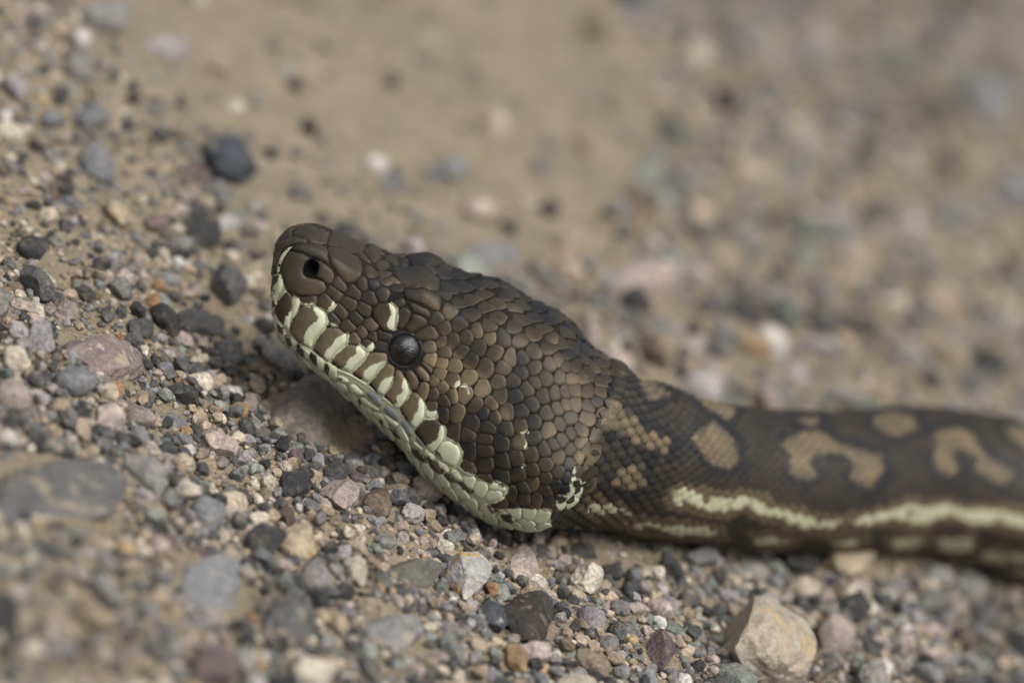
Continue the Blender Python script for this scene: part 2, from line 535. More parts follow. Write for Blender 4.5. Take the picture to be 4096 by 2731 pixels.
# (name, tile, tone, height mm, outline)   tone: 0 dark .. 1 light brown
PLATES = [
 ('rostral_plate','z1',.42,.45,[(225,430),(310,350),(430,290),(560,285),(650,310),(660,352),(560,335),(440,375),(370,435),(335,520),(305,620),(282,700),(215,770),(165,810),(160,700),(195,580)]),
 ('lip_fold','z1',.9,.10,[(520,365),(450,430),(385,530),(345,640),(350,690),(290,705),(308,600),(345,490),(420,400)]),
 ('snout_plate','z1',.32,.50,[(480,240),(600,150),(720,118),(830,130),(925,185),(945,230),(908,258),(888,310),(880,370),(780,362),(680,342),(650,310),(560,285),(500,275)]),
 ('nasal_plate','z1',.38,.45,[(520,365),(640,352),(780,366),(862,388),(882,440),(897,520),(908,600),(820,552),(720,508),(600,466),(460,430)]),
 ('nasal_plate','z1',.45,.62,[(452,437),(540,457),(640,492),(695,520),(622,580),(604,640),(610,712),(660,742),(740,757),(830,777),(872,850),(860,902),(800,942),(680,952),(560,947),(470,912),(410,880),(388,780),(347,680),(345,600),(390,510)]),
 ('nasal_plate','z1',.48,.58,[(712,528),(800,556),(890,604),(945,662),(968,712),(950,782),(900,822),(862,812),(802,767),(738,726),(772,685),(784,600),(757,558)]),
 ('snout_plate','z1',.40,.55,[(872,402),(920,392),(1010,397),(1100,424),(1190,492),(1272,562),(1286,622),(1276,722),(1202,797),(1120,812),(1070,792),(1010,722),(960,652),(922,592),(897,500)]),
 ('snout_plate','z1',.36,.50,[(908,262),(945,232),(1000,240),(1150,300),(1280,360),(1292,420),(1272,450),(1180,440),(1090,410),(1000,387),(890,372),(888,310)]),
 ('snout_plate','z1',.42,.35,[(1192,446),(1280,436),(1400,592),(1380,590),(1290,542),(1206,470)]),
 ('snout_plate','z1',.36,.40,[(1292,402),(1400,412),(1480,470),(1492,540),(1422,588),(1342,512),(1284,440)]),
 ('snout_plate','z1',.50,.40,[(1302,592),(1380,602),(1482,712),(1442,752),(1342,762),(1300,702)]),
 ('snout_plate','z1',.42,.40,[(1430,547),(1560,540),(1602,600),(1580,652),(1500,670),(1440,632)]),
 ('brow_plate','z1',.40,.60,[(1612,622),(1680,602),(1760,612),(1840,622),(1940,602),(2050,682),(2160,762),(2167,852),(2140,910),(2060,888),(1960,848),(1890,868),(1780,858),(1730,830),(1680,772),(1622,692)]),
 ('brow_plate','z1',.46,.55,[(1760,872),(1900,882),(1960,862),(2080,902),(2160,932),(2182,1012),(2162,1132),(2100,1120),(2000,1062),(1880,1020),(1762,990),(1742,902)]),
 ('brow_plate','z1',.28,.40,[(1772,1012),(1900,1042),(2050,1122),(2062,1182),(2032,1212),(1940,1162),(1850,1140),(1820,1072)]),
 ('brow_plate','z1',.25,.60,[(1780,492),(1850,450),(1960,438),(2080,465),(2210,540),(2160,602),(2050,612),(1940,597),(1840,615),(1812,562)]),
 ('eye_plate','z1',.55,.55,[(1472,1032),(1590,1022),(1642,1072),(1668,1112),(1658,1232),(1640,1330),(1580,1362),(1520,1342),(1462,1282),(1392,1192),(1387,1102)]),
 ('eye_plate','z1',.32,.42,[(1674,1112),(1742,1074),(1800,1092),(1840,1132),(1820,1220),(1760,1312),(1720,1340),(1662,1302),(1654,1222)]),
 ('eye_plate','z1',.40,.45,[(1852,1152),(1950,1172),(2020,1222),(2030,1262),(1960,1312),(1860,1372),(1792,1372),(1762,1322),(1824,1232)]),
 ('eye_plate','z1',.36,.45,[(1862,1402),(1972,1316),(2060,1280),(2110,1312),(2170,1402),(2120,1452),(1990,1462),(1900,1472),(1864,1432)]),
 ('lip_scale','z1',.62,.45,[(188,790),(270,710),(350,692),(382,790),(372,870),(322,960),(290,1100),(240,1080),(200,960)]),
 ('lip_scale','z1',.50,.45,[(400,882),(470,932),(492,1000),(482,1100),(462,1230),(447,1350),(380,1290),(310,1200),(287,1130),(330,1010)]),
 ('lip_fold','z1',.9,.15,[(552,960),(577,1040),(522,1150),(467,1250),(482,1130),(512,1000)]),
 ('lip_scale','z2',.82,.60,[(590,62),(740,72),(850,140),(866,250),(832,320),(772,390),(722,460),(702,550),(620,512),(540,472),(452,370),(467,280),(522,170)]),
 ('lip_scale','z2',.82,.60,[(862,312),(1000,312),(1050,350),(1100,392),(1096,480),(1032,540),(962,600),(917,670),(900,690),(820,652),(709,552),(734,480),(792,400)]),
 ('lip_scale','z2',.82,.58,[(1112,502),(1250,522),(1322,592),(1312,650),(1242,720),(1172,790),(1140,820),(1060,782),(987,742),(922,672),(964,610),(1044,547)]),
 ('lip_scale','z2',.82,.58,[(1342,602),(1450,592),(1560,602),(1577,680),(1522,730),(1452,800),(1402,870),(1350,935),(1290,902),(1162,817),(1204,770),(1284,690)]),
 ('lip_scale','z2',.82,.58,[(1582,714),(1650,762),(1650,830),(1602,960),(1552,1040),(1520,1090),(1440,1042),(1362,942),(1434,850),(1514,760)]),
 ('lip_scale','z2',.82,.58,[(1662,792),(1720,802),(1762,870),(1802,960),(1817,1040),(1782,1120),(1690,1215),(1620,1182),(1537,1092),(1594,990),(1644,860)]),
 ('lip_scale','z2',.82,.58,[(1832,1052),(1900,1052),(1962,1110),(1992,1190),(1987,1330),(1902,1440),(1872,1468),(1822,1402),(1702,1222),(1794,1110)]),
 ('lip_scale','z4',.50,.58,[(482,412),(580,407),(652,470),(672,540),(662,620),(602,690),(572,758),(502,690),(392,542),(402,480)]),
 ('lip_scale','z4',.62,.55,[(622,652),(720,624),(802,682),(832,770),(802,840),(760,888),(682,850),(602,790),(579,752)]),
 ('lip_scale','z4',.55,.50,[(852,782),(960,842),(995,930),(940,993),(862,960),(776,892),(824,840)]),
 ('lip_scale','z4',.6,.40,[(607,804),(700,862),(720,920),(700,948),(640,930),(604,862)]),
 ('lip_scale','z4',.6,.40,[(734,899),(800,914),(850,1000),(840,1028),(762,1000),(724,940)]),
 ('lip_scale','C',.52,.45,[(1190,1160),(1350,1130),(1470,1150),(1540,1280),(1530,1340),(1460,1370),(1300,1280),(1160,1200)]),
 ('lip_scale','C',.6,.45,[(1390,1400),(1540,1300),(1690,1330),(1775,1430),(1740,1500),(1600,1490),(1450,1440)]),
 ('eye_plate','z2',.50,.50,[(1762,802),(1840,792),(1902,860),(1932,940),(1902,1030),(1822,1030),(1782,900)]),
 ('eye_plate','z2',.40,.50,[(1862,772),(1940,742),(2050,852),(2050,938),(1962,928),(1884,850)]),
 ('eye_plate','z2',.22,.30,[(1955,690),(2050,740),(2090,770),(2070,850),(2010,790),(1950,730)]),
 ('lip_fold','z2',.9,.30,[(548,480),(700,564),(860,694),(1000,784),(1150,838),(1336,950),(1326,984),(1140,872),(1000,820),(850,726),(690,594),(562,516)]),
 ('lip_fold','z2',.9,.30,[(1354,958),(1500,1104),(1534,1102),(1690,1230),(1682,1262),(1510,1136),(1344,992)]),
 ('chin_scale','z2',.6,.40,[(322,262),(432,392),(402,492),(302,372)]),
 ('chin_scale','z2',.6,.45,[(414,397),(470,402),(545,482),(530,588),(460,560),(407,500)]),
 ('chin_scale','z2',.6,.45,[(562,502),(700,582),(682,688),(600,660),(539,588)]),
 ('chin_scale','z2',.6,.45,[(712,592),(860,682),(832,828),(742,790),(686,700)]),
 ('chin_scale','z2',.6,.45,[(872,692),(1000,772),(992,870),(950,908),(844,838)]),
 ('chin_scale','G',.6,.45,[(460,230),(560,240),(700,330),(660,390),(560,370),(450,310)]),
 ('chin_scale','G',.6,.50,[(390,350),(600,390),(670,480),(680,580),(600,590),(480,500)]),
 ('chin_scale','G',.6,.55,[(690,400),(800,400),(970,560),(960,600),(860,630),(740,590),(690,500)]),
 ('chin_scale','G',.6,.50,[(850,650),(960,640),(1140,790),(1290,890),(1240,915),(1080,850),(930,790)]),
 ('chin_scale','G',.6,.50,[(1110,900),(1230,930),(1330,960),(1420,1090),(1430,1250),(1300,1180),(1150,1010)]),
 ('chin_scale','G',.6,.50,[(1290,950),(1400,980),(1640,1150),(1600,1210),(1530,1210),(1400,1110)]),
 ('chin_scale','G',.6,.50,[(1450,1220),(1560,1260),(1700,1400),(1860,1490),(1800,1520),(1640,1430)]),
 ('lip_pit','G',-1,.30,[(790,370),(860,390),(980,500),(975,580),(900,490)]),
 ('lip_pit','G',-1,.35,[(990,560),(1110,530),(1240,620),(1310,720),(1300,850),(1200,800),(1060,660)]),
 ('lip_pit','G',-1,.35,[(1330,860),(1420,800),(1560,900),(1630,1030),(1630,1130),(1500,1060),(1380,960)]),
 ('lip_pit','G',-1,.35,[(1650,1120),(1740,1080),(1850,1200),(1890,1360),(1860,1420),(1740,1310)]),
 ('lip_pit','C',-1,.30,[(40,470),(110,450),(200,560),(250,620),(200,650),(90,560)]),
 ('chin_scale','C',.55,.40,[(0,530),(60,540),(220,690),(190,720),(60,650),(0,590)]),
 ('chin_scale','C',.45,.40,[(200,740),(260,650),(440,830),(400,920),(300,880)]),
 ('chin_scale','C',.45,.40,[(0,650),(60,680),(220,820),(280,930),(220,940),(80,860),(0,760)]),
 ('chin_scale','C',.45,.45,[(285,892),(450,932),(585,1132),(500,1152),(370,1060)]),
 ('chin_scale','C',.45,.45,[(580,1150),(690,1152),(845,1310),(740,1318),(630,1240)]),
 ('chin_scale','C',.45,.45,[(850,1312),(960,1322),(1160,1480),(1110,1522),(950,1430)]),
]
# centres of the smaller scales
SITES = [
 ('z1',[(665,1005),(870,1010),(960,930),(1030,830),(1190,910),(1275,825),(1415,810),(1360,975),(1510,920),(1130,1045),(1300,1110),(1030,1140),(1205,1215),(945,1220),(1125,1300),(1370,1300),(1285,1370),(1190,1440),(1395,1420),(1510,1400),(1345,1500),(1490,1530),(1670,860),(1665,1000),(1545,790),(1530,710),(1610,760),(1750,560),(1640,545)]),
 ('A',[(460,1080),(540,1230),(870,1130),(1020,1400),(1200,1290),(1210,1140),(1400,1220),(680,920),(1040,980),(1440,1410),(1680,1420),(1680,1260),(650,480),(760,780),(1080,700),(950,460),(1290,610),(1560,760),(1350,850),(1870,830),(1990,1050),(1340,1050),(1560,1020),(1740,960),(1880,1240),(2000,1440),(2110,1300),(1200,420),(1400,400),(1560,460),(1500,600),(1740,640),(1860,540),(2080,660),(2240,1020),(560,200),(720,260),(880,230),(1060,230),(1260,290),(1480,330),(1690,420),(2100,820),(2230,860),(2200,1180)]),
 ('B',[(320,170),(525,85),(740,90),(330,400),(580,270),(545,470),(490,690),(770,520),(730,790),(1040,730),(955,1050),(1290,950),(880,270),(1230,160),(1280,330),(1070,440),(1350,570),(1535,270),(1690,560),(1820,400),(2060,390),(2030,650),(1600,830),(1890,800),(1620,1110),(1930,1090),(2140,960),(1460,1230),(1750,1390),(2040,1370),(2230,1240),(1720,180),(2000,190),(2270,570),(2290,840),(400,810),(545,940),(720,1100),(200,990),(385,1040),(590,1180),(340,1320),(560,1400),(790,1400),(930,1320),(1190,1280),(1330,1420),(1520,1500),(2230,330)]),
 ('C',[(760,380),(1020,410),(1120,190),(1390,270),(1750,310),(2020,240),(1350,490),(1330,690),(1040,690),(1650,540),(1990,550),(2250,450),(2270,180),(1370,960),(1680,910),(1940,840),(2220,780),(1640,1160),(2000,1150),(2230,1080),(1870,1280),(2070,1400),(2250,1320),(1030,1260),(1090,1370),(1290,1390),(1300,1490),(1520,1510),(560,1260),(880,1480),(260,1050),(420,1330),(700,1480),(150,960)]),
 ('E',[(880,150),(1120,110),(1310,80),(1460,60),(1570,60),(680,330),(960,470),(1160,380),(1330,310),(1480,290),(1600,260),(730,600),(990,780),(1210,670),(1390,570),(1520,540),(730,900),(1090,1070),(1250,980),(1440,850),(1580,800),(920,1160),(1180,1300),(1420,1150),(1580,1050),(1690,1170),(940,1440),(1400,1430),(1560,1290),(1690,1420),(640,80)]),
 ('F',[(1330,340),(1490,440),(1080,190),(870,520),(1090,440),(660,620),(860,690),(1060,650),(1280,560),(1450,640),(670,800),(930,830),(1210,740),(1120,890),(430,700),(600,930),(870,950),(230,900),(1380,820),(1660,340),(1840,380),(1660,520),(1850,570),(1660,710),(1540,850),(1640,880),(1330,960),(1140,1030),(480,1030),(770,1070),(1010,1150),(740,1190),(400,1130),(1000,1230),(700,1290),(1020,1310),(330,1290),(150,1050),(200,1180),(60,1200)]),
 ('D',[(600,1060),(780,980),(930,960),(820,1230),(980,1190),(1130,1200),(1010,1420),(1200,1450),(1340,1430),(660,1330),(450,1080),(1090,900),(1240,1010),(960,800),(600,740),(740,800),(1320,1230),(1180,590),(960,480),(1010,320),(1350,620),(1060,650),(1280,790),(1190,860),(1390,980),(1450,1250),(780,310),(840,560),(600,250),(620,100),(460,380),(260,560),(430,600),(640,620),(760,700)]),
]
# cream skin (outlines) and brown patches inside it
CREAM = [
 ('z2',[(850,140),(880,250),(840,330),(780,400),(730,470),(705,570),(650,525),(640,470),(640,400),(700,310),(740,270),(790,250),(810,190),(740,90),(800,100)]),
 ('z2',[(1110,385),(1105,490),(1040,550),(970,610),(915,690),(860,655),(890,570),(930,540),(980,480),(1000,440),(1060,415)]),
 ('z2',[(1250,515),(1340,590),(1320,660),(1250,730),(1145,830),(1060,785),(1120,740),(1130,690),(1210,640),(1240,590),(1228,540)]),
 ('G',[(1400,-10),(1310,60),(1160,250),(1055,370),(950,335),(1020,290),(1000,220),(1030,140),(1130,70),(1290,15)]),
 ('G',[(1510,285),(1470,430),(1350,570),(1335,600),(1245,545),(1290,450),(1310,370),(1410,310)]),
 ('G',[(1740,325),(1800,430),(1840,540),(1790,650),(1605,845),(1560,800),(1620,760),(1640,680),(1610,640),(1700,590),(1770,530),(1720,450)]),
 ('G',[(2050,685),(2120,850),(2120,1010),(2010,1120),(1915,1245),(1825,1155),(1900,1130),(1950,1000),(2020,900),(2030,780)]),
 ('B',[(225,1395),(330,1415),(450,1395),(450,1500),(330,1510),(235,1490)]),
 ('C',[(565,260),(612,300),(615,480),(545,570),(425,690),(390,775),(315,705),(300,620),(400,580),(470,540),(520,490),(530,400)]),
 ('C',[(510,570),(600,490),(765,530),(850,600),(930,760),(920,870),(785,1045),(600,935),(400,750)]),
 ('C',[(920,895),(845,955),(780,1020),(945,1150),(1105,1255),(1170,1185),(1060,1150),(930,1080),(880,1000),(860,930)]),
 ('C',[(1140,1205),(1280,1255),(1400,1325),(1490,1365),(1540,1340),(1560,1290),(1700,1320),(1790,1430),(1750,1510),(1400,1400),(1250,1340),(1100,1255)]),
 ('z1',[(1600,1035),(1670,1090),(1678,1220),(1645,1335),(1590,1300),(1590,1250),(1640,1150),(1620,1100)]),
 ('z1',[(880,1115),(930,1060),(945,1010),(990,1050),(930,1130)]),
 ('z1',[(905,1250),(980,1280),(1010,1305),(930,1300)]),
 ('z1',[(600,1045),(740,1030),(745,1065),(660,1070)]),
 ('z1',[(1340,1540),(1400,1480),(1420,1540),(1380,1580)]),
 ('B',[(785,920),(870,780),(890,880),(820,960)]),
 ('B',[(880,840),(1040,885),(1030,900),(1065,980),(1100,1100),(1050,1040),(1010,910),(840,935)]),
 ('E',[(485,865),(620,795),(635,850),(540,885)]),
 ('E',[(580,1000),(620,1110),(540,1200),(575,1080)]),
 ('E',[(520,1450),(575,1440),(570,1490),(510,1495)]),
 ('F',[(1630,200),(1660,260),(1600,420),(1780,450),(1815,500),(1790,620),(1740,680),(1700,780),(1600,955),(1490,955),(1480,900),(1280,925),(1268,900),(1340,740),(1480,730),(1560,640),(1540,540),(1600,400)]),
 ('F',[(1270,925),(1480,900),(1490,960),(1380,1030),(1350,1000)]),
 ('z1',[(550,955),(580,1040),(525,1155),(462,1265),(480,1130),(510,1000)]),
 ('z1',[(160,800),(280,700),(350,690),(400,870),(500,930),(500,1100),(470,1240),(440,1360),(380,1300),(280,1130),(230,1100),(190,960)]),
]
JAW = np.array([(1050,1120),(1100,1230),(1158,1326),(1193,1370),(1246,1400),(1302,1440),(1351,1473),(1403,1496),(1466,1536),(1526,1592),(1593,1636),(1650,1722),(1700,1785),(1745,1826),(1800,1876),(1850,1902),(1900,1932),(1969,1943),(2028,1956),(2022,1967),(2018,1990),(1985,2008),(2031,2032),(2111,2028),(2154,2032),(2194,2030),(2209,2041),(2199,2064),(2203,2103),(2260,2160),(1956,2180),(1600,1950),(1380,1720),(1196,1500),(1040,1380),(1010,1150)], float)
BROWN = [
 ('C',[(290,890),(450,930),(580,1130),(500,1140),(350,1020)]),
 ('C',[(580,1150),(690,1150),(840,1310),(740,1310),(620,1210)]),
 ('C',[(850,1310),(960,1320),(1160,1480),(1110,1520),(950,1420)]),
 ('C',[(430,700),(480,710),(580,840),(560,850),(440,780)]),
 ('C',[(555,1030),(600,1060),(610,1120),(570,1090)]),
 ('C',[(1610,1330),(1700,1335),(1730,1390),(1680,1400)]),
 ('C',[(0,660),(60,690),(240,850),(270,930),(200,930),(80,850),(0,740)]),
 ('C',[(250,810),(330,820),(380,880),(330,890)]),
 ('F',[(0,920),(180,900),(420,850),(760,880),(970,980),(800,1000),(600,980),(350,1000),(100,970),(0,960)]),
 ('F',[(0,980),(200,1020),(260,1050),(100,1060)]),
 ('F',[(240,1110),(450,1100),(480,1190),(540,1250),(320,1220)]),
 ('F',[(1590,480),(1700,470),(1740,560),(1640,610),(1590,560)]),
 ('F',[(1290,800),(1400,750),(1480,780),(1450,850),(1350,890),(1300,850)]),
 ('z2',[(310,270),(350,290),(385,350),(380,400),(330,350)]),
 ('z2',[(415,400),(470,420),(480,500),(450,550),(420,470)]),
 ('z2',[(540,510),(630,570),(630,650),(580,640),(540,580)]),
 ('z2',[(700,590),(770,640),(770,750),(710,700),(680,640)]),
 ('z2',[(860,690),(910,750),(900,860),(850,800)]),
 ('z1',[(430,885),(485,930),(475,1110),(410,1180),(390,1270),(340,1220),(280,1130),(330,1010)]),
 ('z1',[(190,780),(340,695),(330,780),(270,850),(240,930),(195,900)]),
 ('z1',[(250,1010),(290,1000),(300,1070),(260,1080)]),
 ('z1',[(215,1130),(250,1140),(270,1210),(230,1200)]),
 ('G',[(480,290),(560,280),(550,330),(500,330)]),
 ('G',[(870,690),(900,680),(920,750),(890,780)]),
 ('G',[(1250,1050),(1330,1060),(1350,1180),(1290,1150)]),
 ('G',[(1480,1250),(1560,1270),(1680,1420),(1640,1430),(1520,1340)]),
]
TONE_BLOB = [('B',880,270,38,-.9),('B',1070,440,30,-.8),('B',1350,560,36,-.6),('B',2060,390,30,-1),('B',2030,650,34,-.5),('B',1930,1060,34,-.7),('B',2040,1370,34,-1),
 ('C',1650,500,44,-1),('C',1040,650,38,-.9),('C',1400,900,30,-.4),('C',1560,1200,34,-.8),('B',720,1080,28,-.9),('B',1300,1500,40,-.8),('B',560,1380,30,-.5),
 ('E',1440,850,36,-1),('E',1420,1150,36,-1),('F',1560,190,34,-.9),('F',1490,440,38,-.9),('F',1450,640,38,-1),('E',480,420,34,-.8),('E',300,60,30,-.5),('F',520,700,22,-1),
 ('B',770,520,55,1.3),('B',1000,760,60,1.2),('B',955,1050,50,1.2),('B',1230,1000,50,1.0),('B',480,500,60,1.4),('B',320,280,55,.9),('B',480,680,45,.9),('B',600,280,36,.8),('B',1750,1420,34,.6),('B',1820,400,34,.5),('B',1690,560,34,.5),('B',1890,800,30,.35),
 ('E',430,1020,34,.7),('E',220,480,34,.5),('A',2000,1500,45,.7),('A',660,900,40,.35),('A',650,480,40,.45),('A',1870,830,34,.7),('A',1560,760,34,.45),('A',1300,620,34,.5),('A',1990,1020,36,.45),('A',800,300,44,-.9),('A',560,600,34,-.8),
 ('E',1570,300,55,.45),('E',1560,700,60,.5),('E',1600,1100,65,.6),('E',1620,1400,60,.6),('D',1000,850,45,.6),('D',1200,1040,45,.6),('D',1400,1300,40,.5),('D',1150,560,50,.5),('D',1250,340,60,.3),('D',1040,120,60,-.8),('D',1420,560,60,-.9),('D',1250,1000,45,-.3),
 ('A',1100,250,90,-.5),('A',1600,450,90,-.45),('A',2150,700,90,-.45),('D',900,150,90,-.35),('D',1500,800,80,-.35),('z1',1950,700,60,-.3),('z1',1900,520,50,-.5),('z1',1380,800,40,-.6),('z1',1480,900,40,-.5),('z1',1130,1000,40,-.2),('z1',1700,640,45,-.6),('z1',1760,960,36,-.5),('z1',1030,830,40,.4),('z1',1600,830,40,.5),('z1',2000,1020,60,.35)]


# pattern of the neck and body
TAN = [[(240,420),(310,370),(420,450),(440,500),(600,570),(570,630),(450,600),(370,540),(250,500)],
 [(690,570),(800,470),(900,570),(930,680),(870,710),(800,690),(740,630)], [(430,265),(480,270),(590,340),(530,375),(480,360)],
 [(690,335),(860,370),(915,430),(870,470),(790,420)],
 [(1150,590),(1230,530),(1340,530),(1430,590),(1560,630),(1620,640),(1650,730),(1570,820),(1480,740),(1500,680),(1420,630),(1320,640),(1280,690),(1310,740),(1250,770),(1170,720),(1190,660)],
 [(1590,460),(1700,430),(1810,460),(1810,520),(1700,555),(1600,500)],
 [(1910,530),(2030,510),(2090,550),(2150,650),(2290,730),(2240,800),(2110,720),(2110,650),(2030,600),(1980,640),(2020,720),(1960,750),(1900,700)],
 [(2240,500),(2400,510),(2400,640),(2260,540)], [(1200,465),(1330,460),(1290,505)], [(200,140),(300,180),(380,240),(300,245)], [(310,790),(350,720),(400,700),(465,700),(470,790),(400,825)]]
BCREAM = [[(580,830),(640,800),(800,840),(880,860),(960,840),(1040,860),(1080,910),(1200,920),(1320,960),(1440,960),(1560,940),(1660,920),(1780,880),(1880,900),(1960,880),(2050,910),(2200,910),(2400,945),(2400,1030),(2240,980),(2080,980),(1970,940),(1880,980),(1820,1000),(1700,960),(1560,990),(1450,980),(1380,1020),(1290,1010),(1200,1000),(1120,950),(1060,950),(960,900),(880,930),(770,920),(680,880),(610,890)],
 [(150,900),(220,870),(340,890),(410,940),(300,940),(200,950)], [(330,970),(500,970),(700,990),(820,1010),(830,1050),(640,1040),(520,1010),(420,1010)],
 [(980,1040),(1100,1040),(1200,1060),(1130,1100),(1030,1100)], [(1390,1060),(1550,1055),(1500,1100),(1400,1100)], [(1680,1060),(1850,1050),(1830,1110),(1680,1110)],
 [(1900,1060),(2090,1050),(2080,1120),(1940,1130)], [(2120,1120),(2400,1130),(2400,1170),(2150,1180)], [(2200,1190),(2400,1210),(2400,1270)]]
TAN_P = [tp('z5', p) for p in TAN]
BCR_P = [tp('z5', p) for p in BCREAM]


def sd_poly(P, poly):
    """signed distance of points to a polygon in photo pixels, positive inside"""
    x, y = P[:, 0], P[:, 1]
    best = np.full(len(P), 1e9)
    inside = np.zeros(len(P), bool)
    n = len(poly)
    for i in range(n):
        ax, ay = poly[i]
        bx_, by_ = poly[(i + 1) % n]
        dx, dy = bx_ - ax, by_ - ay
        t = np.clip(((x - ax) * dx + (y - ay) * dy) / (dx * dx + dy * dy + 1e-9), 0, 1)
        best = np.minimum(best, (x - ax - t * dx) ** 2 + (y - ay - t * dy) ** 2)
        c = ((ay > y) != (by_ > y))
        with np.errstate(divide='ignore', invalid='ignore'):
            inside ^= c & (x < (dx) * (y - ay) / (dy if dy else 1e-9) + ax)
    d = np.sqrt(best)
    return np.where(inside, d, -d)


CREAM_P = [tp(t, p) for t, p in CREAM] + [JAW] + [BCR_P[1], BCR_P[2]]
BROWN_P = [tp(t, p) for t, p in BROWN]
BLOB_P = [(*tp(t, [(x, y)])[0], r, v) for t, x, y, r, v in TONE_BLOB]


def cream_at(P):
    P = np.atleast_2d(P)
    c = np.full(len(P), -60.0)
    for k_, q in enumerate(CREAM_P):
        lo, hi = q.min(0) - 60, q.max(0) + 60
        m_ = ((P > lo) & (P < hi)).all(1)
        if m_.any():
            c[m_] = np.maximum(c[m_], sd_poly(P[m_], q) + (6.0 if k_ < 13 else 1.0))
    b = np.full(len(P), -60.0)
    for q in BROWN_P:
        lo, hi = q.min(0) - 60, q.max(0) + 60
        m_ = ((P > lo) & (P < hi)).all(1)
        if m_.any():
            b[m_] = np.maximum(b[m_], sd_poly(P[m_], q))
    return np.clip(np.minimum(c, -2.0 - b) / 14.0, -3, 3)


def tone_at(P):
    P = np.atleast_2d(P)
    s = np.zeros(len(P))
    for x, y, r, v in BLOB_P:
        s += v * np.exp(-((P[:, 0] - x) ** 2 + (P[:, 1] - y) ** 2) / (2 * (r * 0.8) ** 2))
    return np.clip(s, -1, 1)


C_DARK = np.array([0.013, 0.0135, 0.016])
C_BROWN = np.array([0.045, 0.0350, 0.0220])
C_LIGHT = np.array([0.165, 0.127, 0.078])
C_PIT = np.array([0.165, 0.18, 0.18])


def tone_col(t):
    t = np.clip(np.asarray(t, float), 0, 1)[:, None]
    lo = C_DARK + (C_BROWN - C_DARK) * np.clip(t / 0.5, 0, 1)
    return lo + (C_LIGHT - C_BROWN) * np.clip((t - 0.5) / 0.5, 0, 1)


# ---------------------------------------------------------------------
# skin mesh
# ---------------------------------------------------------------------
skin_v = DR.reshape(-1, 3).copy()
q_i, q_j = np.meshgrid(np.arange(NU - 1), np.arange(NV), indexing='ij')
j2 = (q_j + 1) % NV
skin_f = np.stack([q_i * NV + q_j, q_i * NV + j2, (q_i + 1) * NV + j2, (q_i + 1) * NV + q_j], -1).reshape(-1, 4)
# outward orientation
_c0 = skin_v[skin_f[NV * 60]].mean(0)
_e = np.cross(skin_v[skin_f[NV * 60][1]] - skin_v[skin_f[NV * 60][0]], skin_v[skin_f[NV * 60][3]] - skin_v[skin_f[NV * 60][0]])
if _e @ (_c0 - DR[60].mean(0)) < 0:
    skin_f = skin_f[:, ::-1]
BVH = BVHTree.FromPolygons([tuple(v) for v in skin_v], [tuple(f) for f in skin_f.tolist()])


def cast(px, py):
    r = ray(px, py)
    h = BVH.ray_cast(Vector(CAM), Vector(r))
    return h


def near(p):
    h = BVH.find_nearest(Vector(p))
    return np.array(h[0]), np.array(h[1])


snake_col = np.tile(np.array([0.019, 0.017, 0.015]), (len(skin_v), 1))
SP = proj(skin_v)
_dx, _dn = None, None
view = skin_v - CAM
# which skin points face the camera
nrm = np.zeros_like(skin_v)
fn = np.cross(skin_v[skin_f[:, 1]] - skin_v[skin_f[:, 0]], skin_v[skin_f[:, 3]] - skin_v[skin_f[:, 0]])
for k in range(4):
    np.add.at(nrm, skin_f[:, k], fn)
nrm /= np.linalg.norm(nrm, axis=1)[:, None] + 1e-12
facing = (nrm * view).sum(1) < 0
HEAD_END = next(i for i, u in enumerate(us) if u >= len(HEAD_X) - 1.1)
head_mask = np.arange(len(skin_v)) < HEAD_END * NV
skin_cream = np.full(len(skin_v), -3.0)
mk = head_mask & facing
skin_cream[mk] = cream_at(SP[mk])
# the far side of the head mirrors the near side
Lc = w2l(skin_v)
mm = head_mask & ~mk
if mm.any():
    mir = Lc[mm].copy()
    mir[:, 1] = np.abs(mir[:, 1])
    pw = l2w(mir[:, 0], mir[:, 1], mir[:, 2])
    skin_cream[mm] = cream_at(proj(pw))
skin_cream[head_mask & (Lc[:, 2] < np.interp(Lc[:, 0], bx, bz) + 0.6)] = 2.0
skin_cream = np.where(skin_cream > 0, skin_cream, skin_cream)
# nostril pits
def pit(center, n, rad, depth):
    d = np.linalg.norm(skin_v - center, axis=1)
    w = np.clip(1 - d / rad, 0, 1)
    w = w * w * (3 - 2 * w)
    skin_v[:] = skin_v - n[None] * (w * depth)[:, None]
    b = d < rad
    snake_col[b] = (0.004, 0.004, 0.0045)
    skin_cream[b] = -3


_h = cast(*tp('z1', [(692, 645)])[0])
nos, nosn = np.array(_h[0]), np.array(_h[1])
pit(nos, nosn, 0.0017, 0.0024)
_l = w2l(nos); nos2, nosn2 = near(l2w(_l[0], -_l[1], _l[2]))
pit(nos2, nosn2, 0.0017, 0.0024)
EYE_PX = (1617, 1399)
_h = cast(*EYE_PX)
eye_p, eye_n = np.array(_h[0]), np.array(_h[1])
_l = w2l(eye_p); eye_p2, eye_n2 = near(l2w(_l[0], -_l[1], _l[2]))

snake = add_obj('snake', mesh_np('snake_skin', skin_v, skin_f, True, snake_col, skin_cream, M_SKIN))
tag(snake, 'brown and cream patterned python lying on the gravel with its head raised', 'snake')

# ---------------------------------------------------------------------
# building one domed scale from a flat outline (mm) and a map to the skin
# ---------------------------------------------------------------------
def chaikin(p, r=0.22):
    a = p + (np.roll(p, -1, 0) - p) * r
    b = p + (np.roll(p, -1, 0) - p) * (1 - r)
    return np.stack([a, b], 1).reshape(-1, 2)


def area2(p):
    x, y = p[:, 0], p[:, 1]
    return 0.5 * np.sum(x * np.roll(y, -1) - y * np.roll(x, -1))


